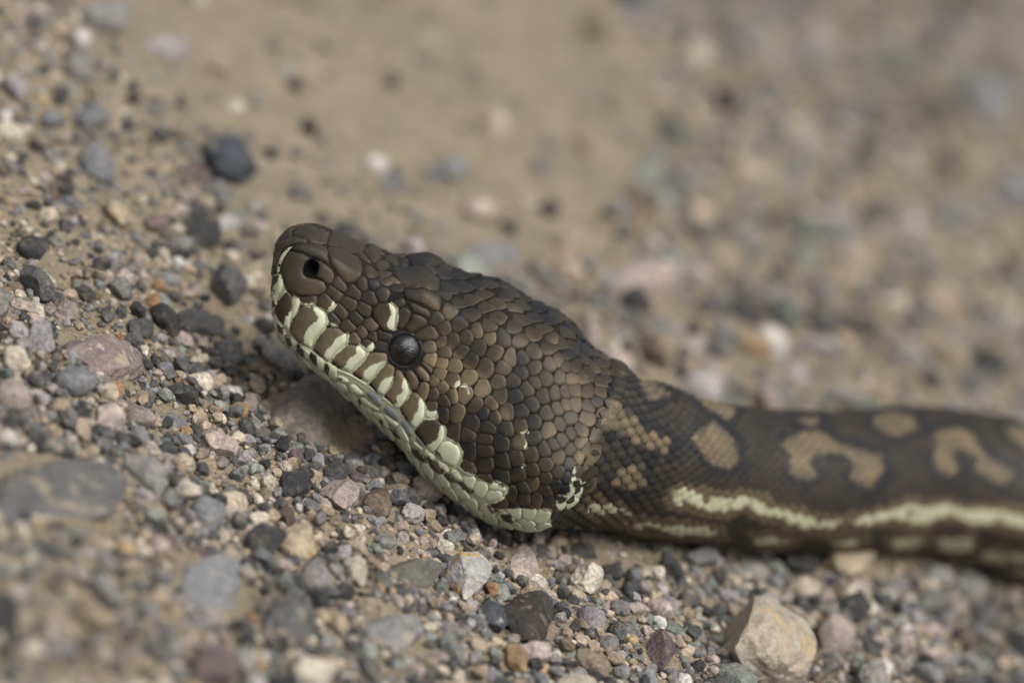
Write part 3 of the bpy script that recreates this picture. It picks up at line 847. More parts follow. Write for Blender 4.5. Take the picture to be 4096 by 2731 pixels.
def resample(p, step):
    d = np.linalg.norm(np.roll(p, -1, 0) - p, axis=1)
    L = d.sum()
    n = max(9, int(L / step))
    cum = np.concatenate([[0], np.cumsum(d)])
    pp = np.vstack([p, p[:1]])
    t = np.linspace(0, L, n, endpoint=False)
    return np.stack([np.interp(t, cum, pp[:, 0]), np.interp(t, cum, pp[:, 1])], 1)


def inset(p, d):
    nx_ = np.roll(p, -1, 0) - np.roll(p, 1, 0)
    n_ = np.stack([-nx_[:, 1], nx_[:, 0]], 1)
    n_ /= np.linalg.norm(n_, axis=1)[:, None] + 1e-9
    return p + n_ * d


def scale_mesh(poly, H, bevel=0.30, step=0.42, gap=0.07, cr=0.22):
    """-> 2D verts (mm), heights (mm), triangles"""
    if area2(poly) < 0:
        poly = poly[::-1]
    p = resample(chaikin(poly, cr), step)
    p = inset(p, gap)
    p1 = inset(p, bevel * 0.45)
    ok1 = sd_poly(p1, p) > bevel * 0.22
    lo, hi = p.min(0), p.max(0)
    g = step * 1.25
    gxs = np.arange(lo[0], hi[0], g)
    gys = np.arange(lo[1], hi[1], g * 0.87)
    G = np.array([(x + (0.5 * g if (k % 2) else 0), y) for k, y in enumerate(gys) for x in gxs])
    if len(G):
        G = G[sd_poly(G, p) > bevel * 0.95]
    pts = np.vstack([p, p1[ok1]] + ([G] if len(G) else []))
    n = len(p)
    res = delaunay_2d_cdt([Vector(v) for v in pts], [(i, (i + 1) % n) for i in range(n)], [list(range(n))], 1, 1e-5)
    V = np.array([tuple(v) for v in res[0]])
    T = np.array([f for f in res[2] if len(f) == 3])
    if not len(T):
        return None
    d = np.maximum(sd_poly(V, p), 0)
    orig = np.zeros(len(V), bool)
    h = -0.07 + (H + 0.07) * (1 - np.exp(-(d / (bevel * 0.48)) ** 1.1)) + 0.10 * H * np.clip(d / 0.9, 0, 1.5)
    a = V[T[:, 1]] - V[T[:, 0]]
    b = V[T[:, 2]] - V[T[:, 0]]
    flip = (a[:, 0] * b[:, 1] - a[:, 1] * b[:, 0]) < 0
    T[flip] = T[flip][:, ::-1]
    return V, h, T


def finish_scale(V3, N3, h, T):
    pts = V3 + N3 * (h * 0.001)[:, None]
    f = np.cross(pts[T[:, 1]] - pts[T[:, 0]], pts[T[:, 2]] - pts[T[:, 0]]).sum(0)
    if f @ N3.mean(0) < 0:
        T = T[:, ::-1]
    return pts, T


MM = KPX * 1000.0
pieces = []        # dict(name, pts, T, col, cream, px size)
plate_edges = []   # 3D outline samples of each plate


def mirror_piece(pc):
    l = w2l(pc['pts'])
    l[:, 1] *= -1
    return dict(pc, pts=l2w(l[:, 0], l[:, 1], l[:, 2]), T=pc['T'][:, ::-1], near=False)


def shade_piece(px, tone, hn, rnd):
    """colour of the vertices of one scale: darker at its front, lighter towards its rear margin"""
    back = px @ np.array([0.75, 0.66])
    back = (back - back.min()) / (np.ptp(back) + 1e-6)
    t = tone + (back - 0.5) * 0.30 + tone_at(px) * 0.42 + rnd
    col = tone_col(t)
    for q in TAN_P[:4] + TAN_P[-1:]:
        w = np.clip(sd_poly(px, q) / 10.0 + 0.5, 0, 1)[:, None]
        if w.max() > 0:
            col = col * (1 - w) + w * np.array([0.128, 0.098, 0.060])
    return col


prng = np.random.RandomState(21)
for (nm, tl, tone, H, out) in PLATES:
    P = tp(tl, out)
    sm = scale_mesh(P * MM, H * 0.55, bevel=0.17, gap=0.02, cr=0.15)
    if sm is None:
        continue
    V, h, T = sm
    px = V / MM
    hits = [cast(*p) for p in px]
    dep = [hh[3] for hh in hits if hh[0] is not None]
    if len(dep) < 3:
        continue
    md = float(np.median(dep))
    V3 = np.zeros((len(V), 3)); N3 = np.zeros((len(V), 3))
    for i, hh in enumerate(hits):
        if hh[0] is not None:
            V3[i], N3[i] = hh[0], hh[1]
        else:
            V3[i], N3[i] = near(CAM + ray(*px[i]) * md)
    N3 = N3 * 0.5 + N3.mean(0) * 0.5
    N3 /= np.linalg.norm(N3, axis=1)[:, None]
    pts, T = finish_scale(V3, N3, h, T)
    cr = cream_at(px)
    if tone < 0:
        col = np.tile(C_PIT, (len(V), 1)) * (0.55 + 0.6 * np.clip(h / H, 0, 1))[:, None] * 0 + C_PIT
        cr = np.full(len(V), -3.0)
    else:
        col = shade_piece(px, tone, h, prng.normal(0, 0.04))
    if nm == 'lip_fold':
        cr = np.full(len(V), 2.0)
    size = math.sqrt(abs(area2(P)))
    pc = dict(name=nm, pts=pts, T=T, col=col, cream=cr, size=size, near=True)
    pieces.append(pc)
    edge = V3[h < 0.0]
    plate_edges.append(edge)
    if w2l(V3.mean(0))[1] > 2.5:
        mp = mirror_piece(pc)
        pieces.append(mp)
        plate_edges.append(l2w(*(w2l(edge) * np.array([1, -1, 1])).T))

# sites of the small scales
sites, sn, stone_, smir = [], [], [], []
def add_site(p, n, vis):
    sites.append(p); sn.append(n); smir.append(vis)


PL_PX = [tp(t, o) for _, t, _, _, o in PLATES]
seen = []
for tl, cs in SITES:
    for p in tp(tl, cs):
        lim_ = 22 if p[0] < 1650 else (31 if p[0] < 1800 else (40 if p[0] < 2230 else 31))
        if any(np.hypot(*(p - s)) < lim_ for s in seen):
            continue
        if any(sd_poly(p[None], q)[0] > -4 for q in PL_PX):
            continue
        h = cast(*p)
        if h[0] is None:
            continue
        if np.linalg.norm(np.array(h[0]) - eye_p) < 0.0034:
            continue
        seen.append(p)
        add_site(np.array(h[0]), np.array(h[1]), True)
n_seen = len(sites)
for k in range(n_seen):
    l = w2l(sites[k])
    if l[1] < 3.0:
        continue
    p2, n2 = near(l2w(l[0], -l[1], l[2]))
    if (n2 @ (p2 - CAM)) < -0.12 * np.linalg.norm(p2 - CAM):
        continue
    if min(np.linalg.norm(np.array(sites[:n_seen]) - p2, axis=1)) < 0.0012:
        continue
    add_site(p2, n2, False)
# plates as obstacles
OBST = np.vstack([e for e in plate_edges if len(e)])
OBID = np.concatenate([[i] * len(e) for i, e in enumerate(plate_edges) if len(e)])
PC3 = [(p['pts'].mean(0), np.linalg.norm(p['pts'] - p['pts'].mean(0), axis=1).max()) for p in pieces]


def in_plate(p):
    d = np.linalg.norm(OBST - p, axis=1)
    if d.min() < 0.00075:
        return True
    # inside: nearest outline point lies outward from the plate centre
    i = OBID[d.argmin()]
    c, r = PC3[i]
    e = OBST[d.argmin()]
    return np.linalg.norm(p - c) < r and (p - e) @ (c - e) > 0 and np.linalg.norm(p - c) < np.linalg.norm(e - c)


# fill the rest of the head evenly
cand_i = np.where(head_mask & (np.arange(len(skin_v)) > 3 * NV))[0]
crng = np.random.RandomState(11)
crng.shuffle(cand_i)
S_arr = np.zeros((6000, 3)); ns_ = len(sites)
S_arr[:ns_] = np.array(sites)
base_v = DR.reshape(-1, 3)
for i in cand_i:
    p = base_v[i]
    l = Lc[i]
    sp_ = np.interp(l[0], [0, 20, 28, 46, 54, 60], [2.0, 2.2, 2.75, 2.75, 2.15, 1.75]) * 0.001
    if l[2] < np.interp(l[0], bx, bz) + 3.0:
        sp_ = 0.0024
    d = np.linalg.norm(S_arr[:ns_] - p, axis=1)
    if d.min() < sp_:
        continue
    if np.linalg.norm(p - eye_p) < 0.0036 or np.linalg.norm(p - eye_p2) < 0.0036 or np.linalg.norm(p - nos) < 0.002 or np.linalg.norm(p - nos2) < 0.002:
        continue
    if in_plate(p):
        continue
    add_site(p, nrm[i] , bool(facing[i]))
    S_arr[ns_] = p
    ns_ += 1
S_arr = S_arr[:ns_]


def clip(poly, q, n):
    """keep the part of poly with (x-q).n <= 0"""
    out = []
    m_ = len(poly)
    dd = (poly - q) @ n
    for i in range(m_):
        a, b = poly[i], poly[(i + 1) % m_]
        da, db = dd[i], dd[(i + 1) % m_]
        if da <= 0:
            out.append(a)
        if (da < 0 < db) or (db < 0 < da):
            out.append(a + (b - a) * (da / (da - db)))
    return np.array(out)


for k in range(ns_):
    p, n = S_arr[k], sn[k]
    n = n / np.linalg.norm(n)
    t1 = HX - n * (HX @ n)
    if np.linalg.norm(t1) < 0.2:
        t1 = HZ - n * (HZ @ n)
    t1 /= np.linalg.norm(t1)
    t2 = np.cross(n, t1)
    l = w2l(p)
    rmax = 2.1
    an = np.arange(14) / 14 * 2 * math.pi
    poly = np.stack([np.cos(an), np.sin(an)], 1) * rmax
    dv = (S_arr - p) * 1000
    dist = np.linalg.norm(dv, axis=1)
    for j in np.where((dist > 1e-6) & (dist < 5.0))[0]:
        q = np.array([dv[j] @ t1, dv[j] @ t2])
        L = np.linalg.norm(q)
        if L < 1e-6:
            continue
        q = q / L * dist[j]
        poly = clip(poly, q * 0.5, q / dist[j])
        if len(poly) < 3:
            break
    if len(poly) < 3:
        continue
    do = np.linalg.norm(OBST - p, axis=1) * 1000
    for pid in np.unique(OBID[do < 2.6]):
        mi = np.where(OBID == pid)[0]
        e = OBST[mi[do[mi].argmin()]]
        v = (e - p) * 1000
        q = np.array([v @ t1, v @ t2])
        L = np.linalg.norm(q)
        if L < 0.15:
            continue
        poly = clip(poly, q * 0.98, q / L)
        if len(poly) < 3:
            break
    # stay clear of the eye
    for ep in (eye_p, eye_p2):
        v = (ep - p) * 1000
        q = np.array([v @ t1, v @ t2])
        L = np.linalg.norm(q)
        if L < 6 and len(poly) >= 3:
            poly = clip(poly, q * max(0.05, (1 - 2.75 / L)), q / L)
    if len(poly) < 3 or abs(area2(poly)) < 0.25:
        continue
    imb = float(np.clip((l[0] - 22) / 8, 0, 1)) * (1.0 if l[2] > np.interp(l[0], bx, bz) + 3 else 0.6)
    sm = scale_mesh(poly, 0.13 - 0.03 * imb, bevel=0.11, step=0.42, gap=0.008 - 0.15 * imb, cr=0.17 + 0.05 * imb)
    if sm is None:
        continue
    V, h, T = sm
    V3 = np.zeros((len(V), 3)); N3 = np.zeros((len(V), 3))
    for i, (a, b) in enumerate(V):
        V3[i], N3[i] = near(p + (t1 * a + t2 * b) * 0.001)
    N3 = N3 * 0.4 + n * 0.6
    N3 /= np.linalg.norm(N3, axis=1)[:, None]
    h = h + 0.06 * imb + (0.10 * (1 - imb) * np.clip(h / 0.12, 0, 1) + 0.17 * imb) * V[:, 0]      # rear margin lies over the scale behind
    pts, T = finish_scale(V3, N3, h, T)
    px = proj(V3)
    vis = (n @ (p - CAM)) < 0
    if not vis:
        ll = w2l(V3)
        px = proj(l2w(ll[:, 0], np.abs(ll[:, 1]), ll[:, 2]))
    cr = cream_at(px)
    if l[2] < np.interp(l[0], bx, bz) + 0.8 and l[0] > 6:
        cr = np.maximum(cr, 1.0)
    col = shade_piece(px, 0.40, h, prng.normal(0, 0.10))
    pieces.append(dict(name='scale', pts=pts, T=T, col=col, cream=cr, size=math.sqrt(abs(area2(poly))) / MM * (1 if vis else 0.3), near=vis))

# the 300 that show largest are parts of their own, the others one joined part
pieces.sort(key=lambda d: -d['size'] * (1 if d['near'] else 0.25))
def joined(name, lst, parent, mat):
    if not lst:
        return None
    off, V, T, C, K = 0, [], [], [], []
    for d in lst:
        V.append(d['pts']); T.append(d['T'] + off); C.append(d['col']); K.append(d['cream'])
        off += len(d['pts'])
    return add_obj(name, mesh_np(name, np.vstack(V), np.vstack(T), True, np.vstack(C), np.concatenate(K), mat), parent)


for d in pieces[:300]:
    c = d['pts'].mean(0)
    add_obj(d['name'], mesh_np(d['name'], d['pts'] - c, d['T'], True, d['col'], d['cream'], M_SCALE), snake, Vector(c))
hs = joined('head_scales', pieces[300:], snake, M_SCALE)
if hs: hs['kind'] = 'stuff'

# ---------------------------------------------------------------------
# eyes
# ---------------------------------------------------------------------
def eye_material():
    mt, nt, bs = new_mat('snake_eye')
    tc = node(nt, 'ShaderNodeTexCoord')
    mp = node(nt, 'ShaderNodeMapping')
    mp.inputs['Scale'].default_value = (1.0, 3.2, 1.0)
    mp.inputs['Rotation'].default_value = (0, 0, math.radians(35))
    link(nt, tc.outputs['Object'], mp.inputs[0])
    n = noise_n(nt, 1100, 5, 0.7, mp.outputs[0])
    n2 = noise_n(nt, 260, 3, 0.6, tc.outputs['Object'])
    k = math_n(nt, 'MULTIPLY', math_n(nt, 'SUBTRACT', n.outputs[0], 0.56), 6.0, True)
    k = math_n(nt, 'MULTIPLY', k, math_n(nt, 'MULTIPLY', math_n(nt, 'SUBTRACT', n2.outputs[0], 0.40), 5.0, True))
    link(nt, mixrgb(nt, k, (0.0025, 0.0025, 0.003), (0.16, 0.16, 0.17)), bs.inputs['Base Color'])
    bs.inputs['Roughness'].default_value = 0.10
    bs.inputs['Specular IOR Level'].default_value = 0.3
    bs.inputs['Coat Weight'].default_value = 1.0
    bs.inputs['Coat IOR'].default_value = 1.5
    bs.inputs['Coat Roughness'].default_value = 0.03
    bump_n(nt, bs, n.outputs[0], 0.42, 0.0004)
    link(nt, bs.inputs['Normal'].links[0].from_socket, bs.inputs['Coat Normal'])
    return mt


M_EYE = eye_material()
M_PUPIL, _nt, _bs = new_mat('snake_pupil')
_bs.inputs['Base Color'].default_value = (0.002, 0.002, 0.002, 1)
_bs.inputs['Roughness'].default_value = 0.12
M_RIM, _nt, _bs = new_mat('snake_eye_rim')
_bs.inputs['Base Color'].default_value = (0.010, 0.010, 0.011, 1)
_bs.inputs['Roughness'].default_value = 0.45


def uv_sphere(r, nu=36, nv=20):
    V = []
    for i in range(nv + 1):
        th = math.pi * i / nv
        for j in range(nu):
            ph = 2 * math.pi * j / nu
            V.append((r * math.sin(th) * math.cos(ph), r * math.sin(th) * math.sin(ph), r * math.cos(th)))
    F = [(i * nu + j, i * nu + (j + 1) % nu, (i + 1) * nu + (j + 1) % nu, (i + 1) * nu + j) for i in range(nv) for j in range(nu)]
    return np.array(V), np.array(F)[:, ::-1]


def torus(R, r, nu=40, nv=10):
    V, F = [], []
    for i in range(nu):
        a = 2 * math.pi * i / nu
        for j in range(nv):
            b = 2 * math.pi * j / nv
            V.append(((R + r * math.cos(b)) * math.cos(a), (R + r * math.cos(b)) * math.sin(a), r * math.sin(b)))
            F.append((i * nv + j, ((i + 1) % nu) * nv + j, ((i + 1) % nu) * nv + (j + 1) % nv, i * nv + (j + 1) % nv))
    return np.array(V), np.array(F)


for ep, en in ((eye_p, eye_n), (eye_p2, eye_n2)):
    cen = ep - en * 0.0013
    zax = Vector(en)
    xax = (Vector(HX) - zax * Vector(HX).dot(zax)).normalized()
    yax = zax.cross(xax)
    M = Matrix((xax, yax, zax)).transposed()
    V, F = uv_sphere(0.00295)
    V[:, 2] *= 0.92
    eye = add_obj('eye', mesh_np('eye', V, F, True, mat=M_EYE), snake, Vector(cen))
    eye.rotation_euler = M.to_euler()
    # slit pupil lying on the eyeball
    a = np.linspace(-1, 1, 17)
    pv, pf = [], []
    for t in a:
        hw = 0.00016 * math.sqrt(max(0.0, 1 - t * t)) + 0.00001
        for s in (-1, 1):
            x, y = s * hw + t * 0.0006, t * 0.0010
            rr_ = 0.00295
            pv.append((x, y, 0.92 * math.sqrt(rr_ ** 2 - x * x - y * y) + 0.00004))
    for i in range(16):
        pf.append((2 * i, 2 * i + 1, 2 * i + 3, 2 * i + 2))
    add_obj('pupil', mesh_np('pupil', pv, pf, True, mat=M_PUPIL), eye)
    V, F = torus(0.00283, 0.00042)
    V[:, 2] = V[:, 2] * 0.9 + 0.0010
    add_obj('eye_rim', mesh_np('eye_rim', V, F, True, mat=M_RIM), eye)

# ---------------------------------------------------------------------
# rows of small keeled-over scales on the neck, body and tail
# ---------------------------------------------------------------------
brng = np.random.RandomState(33)


def body_rows(u0, u1, step, nv, size_l):
    """scale centres on the body between two stations"""
    uu = np.linspace(u0, u1, int((u1 - u0) * 60))
    cen = np.array([ring_at(u).mean(0) for u in uu])
    s = np.concatenate([[0], np.cumsum(np.linalg.norm(np.diff(cen, axis=0), axis=1))])
    n = int(s[-1] / step)
    V, T, C, K = [], [], [], []
    off = 0
    out_a = np.array([-.60, -.30, .12, .42, .56, .42, .12, -.30])
    out_b = np.array([0, .40, .52, .34, 0, -.34, -.52, -.40])
    out_h = np.array([-.16, -.10, -.03, .10, .20, .10, -.03, -.10])
    for k in range(n):
        u = np.interp((k + 0.5) * step, s, uu)
        e = 0.02
        r0, r1 = dense_ring(u), dense_ring(min(u + e, NS - 1 - 1e-6))
        d = np.linalg.norm(np.roll(r0, -1, 0) - r0, axis=1)
        cum = np.concatenate([[0], np.cumsum(d)])
        L = cum[-1]
        t = ((np.arange(nv) + 0.5 * (k % 2)) / nv * L) % L
        idx = np.searchsorted(cum, t, 'right') - 1
        f = ((t - cum[idx]) / d[idx])[:, None]
        nx_ = (idx + 1) % len(r0)
        p = r0[idx] * (1 - f) + r0[nx_] * f
        q = r1[idx] * (1 - f) + r1[nx_] * f
        tu = q - p
        tu /= np.linalg.norm(tu, axis=1)[:, None] + 1e-12
        tv = r0[nx_] - r0[idx]
        tv /= np.linalg.norm(tv, axis=1)[:, None] + 1e-12
        nn = np.cross(tu, tv)
        c0 = r0.mean(0)
        nn *= np.sign(((p - c0) * nn).sum(1))[:, None]
        nn /= np.linalg.norm(nn, axis=1)[:, None] + 1e-12
        wd = L / nv * 1.12
        hh = min(wd, size_l)
        ring = p[:, None] + tu[:, None] * (out_a * size_l)[None, :, None] + tv[:, None] * (out_b * wd)[None, :, None] + nn[:, None] * (out_h * hh + 0.00002)[None, :, None]
        mid = p + tu * size_l * 0.10 + nn * hh * 0.20
        v = np.concatenate([ring, mid[:, None]], 1).reshape(-1, 3)
        V.append(v)
        base = off + np.arange(nv)[:, None] * 9
        for j in range(8):
            T.append(np.concatenate([base + j, base + (j + 1) % 8, base + 8], 1))
        off += nv * 9
        px = proj(p)
        vis = ((p - CAM) * nn).sum(1) < 0
        z01 = (p[:, 2] - r0[:, 2].min()) / (np.ptp(r0[:, 2]) + 1e-9)
        sN = (k + 0.5) * step
        tn = np.full(nv, 0.27) + brng.normal(0, 0.05, nv)
        tanm = np.full(nv, -60.0); crm = np.full(nv, -60.0)
        inframe = vis & (px[:, 0] > 2150) & (px[:, 0] < 4140) & (px[:, 1] > 1350) & (px[:, 1] < 2420)
        if inframe.any():
            for q_ in TAN_P: tanm[inframe] = np.maximum(tanm[inframe], sd_poly(px[inframe], q_))
            for q_ in BCR_P: crm[inframe] = np.maximum(crm[inframe], sd_poly(px[inframe], q_))
        o = ~inframe
        if o.any():   # the same kind of pattern where the photograph does not show the body
            w1 = np.sin(sN * 190 + 2.2 * np.sin(sN * 70 + t[o] / L * 6.3)) * np.sin(t[o] / L * 18.8 + 3 * np.sin(sN * 60))
            tanm[o] = np.where((z01[o] > 0.42), (w1 - 0.45) * 90, -60)
            st = np.abs(z01[o] - 0.34 - 0.03 * np.sin(sN * 150))
            crm[o] = np.where(z01[o] < 0.13, 20 * np.sin(sN * 220 + t[o] / L * 60) + 8, (0.05 - st) * 300)
        dk = (tanm > -34) & (tanm <= 0)
        tn = np.where(dk, 0.02 + brng.rand(nv) * 0.08, tn)
        col = tone_col(tn)
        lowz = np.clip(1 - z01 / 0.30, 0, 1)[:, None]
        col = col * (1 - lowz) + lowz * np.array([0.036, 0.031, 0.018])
        tanc = np.array([0.128, 0.098, 0.060]) * (0.9 + 0.25 * brng.rand(nv))[:, None]
        c9 = np.repeat(col[:, None], 9, 1)
        v9 = v.reshape(-1, 9, 3)
        tan9 = np.repeat(tanm[:, None], 9, 1)
        cr9 = np.repeat(crm[:, None], 9, 1)
        if inframe.any():
            fl = v9[inframe].reshape(-1, 3)
            pf_ = proj(fl)
            a_ = np.full(len(pf_), -60.0); b_ = np.full(len(pf_), -60.0)
            for q_ in TAN_P: a_ = np.maximum(a_, sd_poly(pf_, q_))
            for q_ in BCR_P: b_ = np.maximum(b_, sd_poly(pf_, q_))
            tan9[inframe] = 0.5 * tan9[inframe] + 0.5 * a_.reshape(-1, 9)
            cr9[inframe] = 0.45 * cr9[inframe] + 0.55 * b_.reshape(-1, 9)
        wt = np.clip(tan9 / 12.0 + 0.5, 0, 1)[..., None]
        c9 = c9 * (1 - wt) + wt * tanc[:, None]
        k9 = np.clip((cr9 - 5.0) / 14.0, -3, 0.40) + brng.normal(0, 0.26, (nv, 1))
        k9[:, 0] -= 0.8; k9[:, [1, 7]] -= 0.55; k9[:, [2, 6]] -= 0.25
        cs = (cr9 > -14).any(1)
        c9[cs] = c9[cs] * 0.3 + 0.7 * np.array([0.120, 0.090, 0.052])
        c9 *= 0.80
        c9[:, [0, 1, 7]] *= 0.30; c9[:, [2, 6]] *= 0.42; c9[:, [3, 5]] *= 0.8; c9[:, 8] *= 1.6
        C.append(c9.reshape(-1, 3)); K.append(k9.reshape(-1))
    return np.vstack(V), np.vstack(T), np.vstack(C), np.concatenate(K)


nh_ = len(HEAD_X)
V, T, C, K = body_rows(nh_ - 1.45, nh_ + 10.5, 0.00118, 43, 0.00280)
b1 = add_obj('neck_scales', mesh_np('neck_scales', V, T, True, C, K, M_NECK), snake)
b1['kind'] = 'stuff'
V, T, C, K = body_rows(nh_ + 10.5, NS - 1.05, 0.0022, 40, 0.0052)
b2 = add_obj('body_scales', mesh_np('body_scales', V, T, True, C, K, M_NECK), snake)
b2['kind'] = 'stuff'

# =====================================================================
# stones
# =====================================================================
def icosphere(sub):
    t = (1 + 5 ** 0.5) / 2
    V = [np.array(v, float) / np.linalg.norm(v) for v in
         [(-1,t,0),(1,t,0),(-1,-t,0),(1,-t,0),(0,-1,t),(0,1,t),(0,-1,-t),(0,1,-t),(t,0,-1),(t,0,1),(-t,0,-1),(-t,0,1)]]
    F = [(0,11,5),(0,5,1),(0,1,7),(0,7,10),(0,10,11),(1,5,9),(5,11,4),(11,10,2),(10,7,6),(7,1,8),(3,9,4),(3,4,2),(3,2,6),(3,6,8),(3,8,9),(4,9,5),(2,4,11),(6,2,10),(8,6,7),(9,8,1)]
    for _ in range(sub):
        cache, G = {}, []
        def mid(a, b):
            k = (min(a, b), max(a, b))
            if k not in cache:
                v = V[a] + V[b]
                V.append(v / np.linalg.norm(v)); cache[k] = len(V) - 1
            return cache[k]
        for a, b, c in F:
            x, y, z = mid(a, b), mid(b, c), mid(c, a)
            G += [(a, x, z), (b, y, x), (c, z, y), (x, y, z)]
        F = G
    return np.array(V), np.array(F)


ICO = {s: icosphere(s) for s in (0, 1, 2, 3)}


def rock(seed, sub, cuts=9, rough=0.10, round_=0.0):
    r = np.random.RandomState(seed)
    V, F = ICO[sub]
    V = V.copy()
    n = V.copy()
    for f, am in ((1.6, 0.16), (3.1, 0.09), (6.0, 0.05), (11, 0.03)):
        for _ in range(3):
            d = r.normal(size=3); d /= np.linalg.norm(d)
            V += n * (am * rough / 0.10 * 0.5 * np.sin(f * (n @ d) * 1.7 + r.rand() * 6.3))[:, None]
    for _ in range(cuts):
        d = r.normal(size=3); d /= np.linalg.norm(d)
        lim = (0.58 + 0.28 * r.rand()) + round_ * 0.15
        s = V @ d
        V -= np.outer(np.maximum(s - lim, 0), d) * (1 - 0.06 * r.rand())
    if sub >= 2:
        V += n * r.normal(0, 0.010 if sub == 2 else 0.012, len(V))[:, None]
    lo, hi = V.min(0), V.max(0)
    V = (V - (lo + hi) / 2) / ((hi - lo) / 2)
    return V, F


ROCKS = {s: [rock(100 * s + k, s, cuts=(10 if k % 3 else 4), round_=(0 if k % 3 else 0.9)) for k in range(18)] for s in (0, 1, 2, 3)}

PAL = {  # base colours of the stones
 'slate':   [(0.058,0.061,0.065),(0.038,0.040,0.043),(0.082,0.084,0.088)],
 'grey':    [(0.165,0.164,0.162),(0.215,0.212,0.206),(0.125,0.126,0.128)],
 'bluegrey':[(0.150,0.160,0.178),(0.195,0.205,0.222)],
 'green':   [(0.165,0.195,0.175),(0.125,0.150,0.140),(0.22,0.25,0.225)],
 'tan':     [(0.345,0.260,0.170),(0.300,0.225,0.150),(0.39,0.30,0.205)],
 'cream':   [(0.46,0.395,0.30),(0.43,0.355,0.255),(0.53,0.47,0.375)],
 'pink':    [(0.365,0.285,0.255),(0.42,0.335,0.30),(0.31,0.245,0.22)],
 'lavender':[(0.290,0.272,0.285),(0.35,0.33,0.34),(0.24,0.23,0.245)],
 'rust':    [(0.330,0.200,0.085),(0.39,0.265,0.12),(0.29,0.150,0.058)],
 'brown':   [(0.150,0.108,0.074),(0.20,0.15,0.105),(0.12,0.085,0.062)],
 'purple':  [(0.165,0.105,0.110),(0.13,0.085,0.095)],
 'white':   [(0.62,0.60,0.56),(0.56,0.545,0.52)],
}
for _k in PAL:
    PAL[_k] = [tuple(0.72 * np.array(c) + 0.28 * np.array([1.06, 0.99, 0.90]) * (sum(c) / 3)) for c in PAL[_k]]
CLS = ['slate','grey','bluegrey','green','tan','cream','pink','lavender','rust','brown','purple','white']
PRB = np.array([.25,.21,.06,.05,.145,.10,.075,.05,.012,.05,.010,.008])
PRB = PRB / PRB.sum()
PRB_FAR = np.array([.20,.26,.10,.08,.14,.06,.07,.06,.004,.05,.005,.004])    # the bank behind is greyer
PRB_FAR = PRB_FAR / PRB_FAR.sum()
WORD = {'slate':'dark slate grey','grey':'mid grey','bluegrey':'blue grey','green':'greenish grey','tan':'sandy tan','cream':'pale cream','pink':'dusty pink','lavender':'pale lavender grey','rust':'rusty orange','brown':'dull brown','purple':'dark purple','white':'chalk white'}


def rotz(a):
    c, s = math.cos(a), math.sin(a)
    return np.array([[c, -s, 0], [s, c, 0], [0, 0, 1]])


def rot_rand(r, tilt):
    ax = r.normal(size=3); ax /= np.linalg.norm(ax)
    a = r.normal(0, tilt)
    K_ = np.array([[0, -ax[2], ax[1]], [ax[2], 0, -ax[0]], [-ax[1], ax[0], 0]])
    return np.eye(3) + math.sin(a) * K_ + (1 - math.cos(a)) * K_ @ K_


def speck_material(name, base, spots):
    """a stone of two or three minerals: base colour plus patches (scale, threshold, colour)"""
    mt, nt, bs = new_mat(name)
    tc = node(nt, 'ShaderNodeTexCoord')
    vec = tc.outputs['Object']
    a = noise_n(nt, 220, 5, 0.65, vec)
    b = noise_n(nt, 1100, 4, 0.65, vec)
    col = mixrgb(nt, 1.0, base, ramp(nt, a.outputs[0], [(0.28, (0.6, 0.6, 0.62)), (0.5, (1, 1, 1)), (0.75, (1.3, 1.26, 1.2))]), 'MULTIPLY')
    col = mixrgb(nt, 1.0, col, ramp(nt, b.outputs[0], [(0.3, (0.7, 0.7, 0.7)), (0.55, (1, 1, 1)), (0.72, (1.25, 1.25, 1.25))]), 'MULTIPLY')
    for k, (sc, th, cc) in enumerate(spots):
        mp = node(nt, 'ShaderNodeMapping')
        mp.inputs['Location'].default_value = (3.1 * k + 0.37, 1.7 * k, 0.9)
        link(nt, vec, mp.inputs[0])
        n = noise_n(nt, sc, 3, 0.55, mp.outputs[0])
        f = math_n(nt, 'MULTIPLY', math_n(nt, 'SUBTRACT', n.outputs[0], th), 14.0, True)
        col = mixrgb(nt, f, col, cc)
    link(nt, col, bs.inputs['Base Color'])
    bs.inputs['Roughness'].default_value = 0.85
    bs.inputs['Specular IOR Level'].default_value = 0.25
    h = math_n(nt, 'ADD', math_n(nt, 'MULTIPLY', a.outputs[0], 2.0), b.outputs[0])
    bump_n(nt, bs, h, 0.8, 0.0004)
    return mt


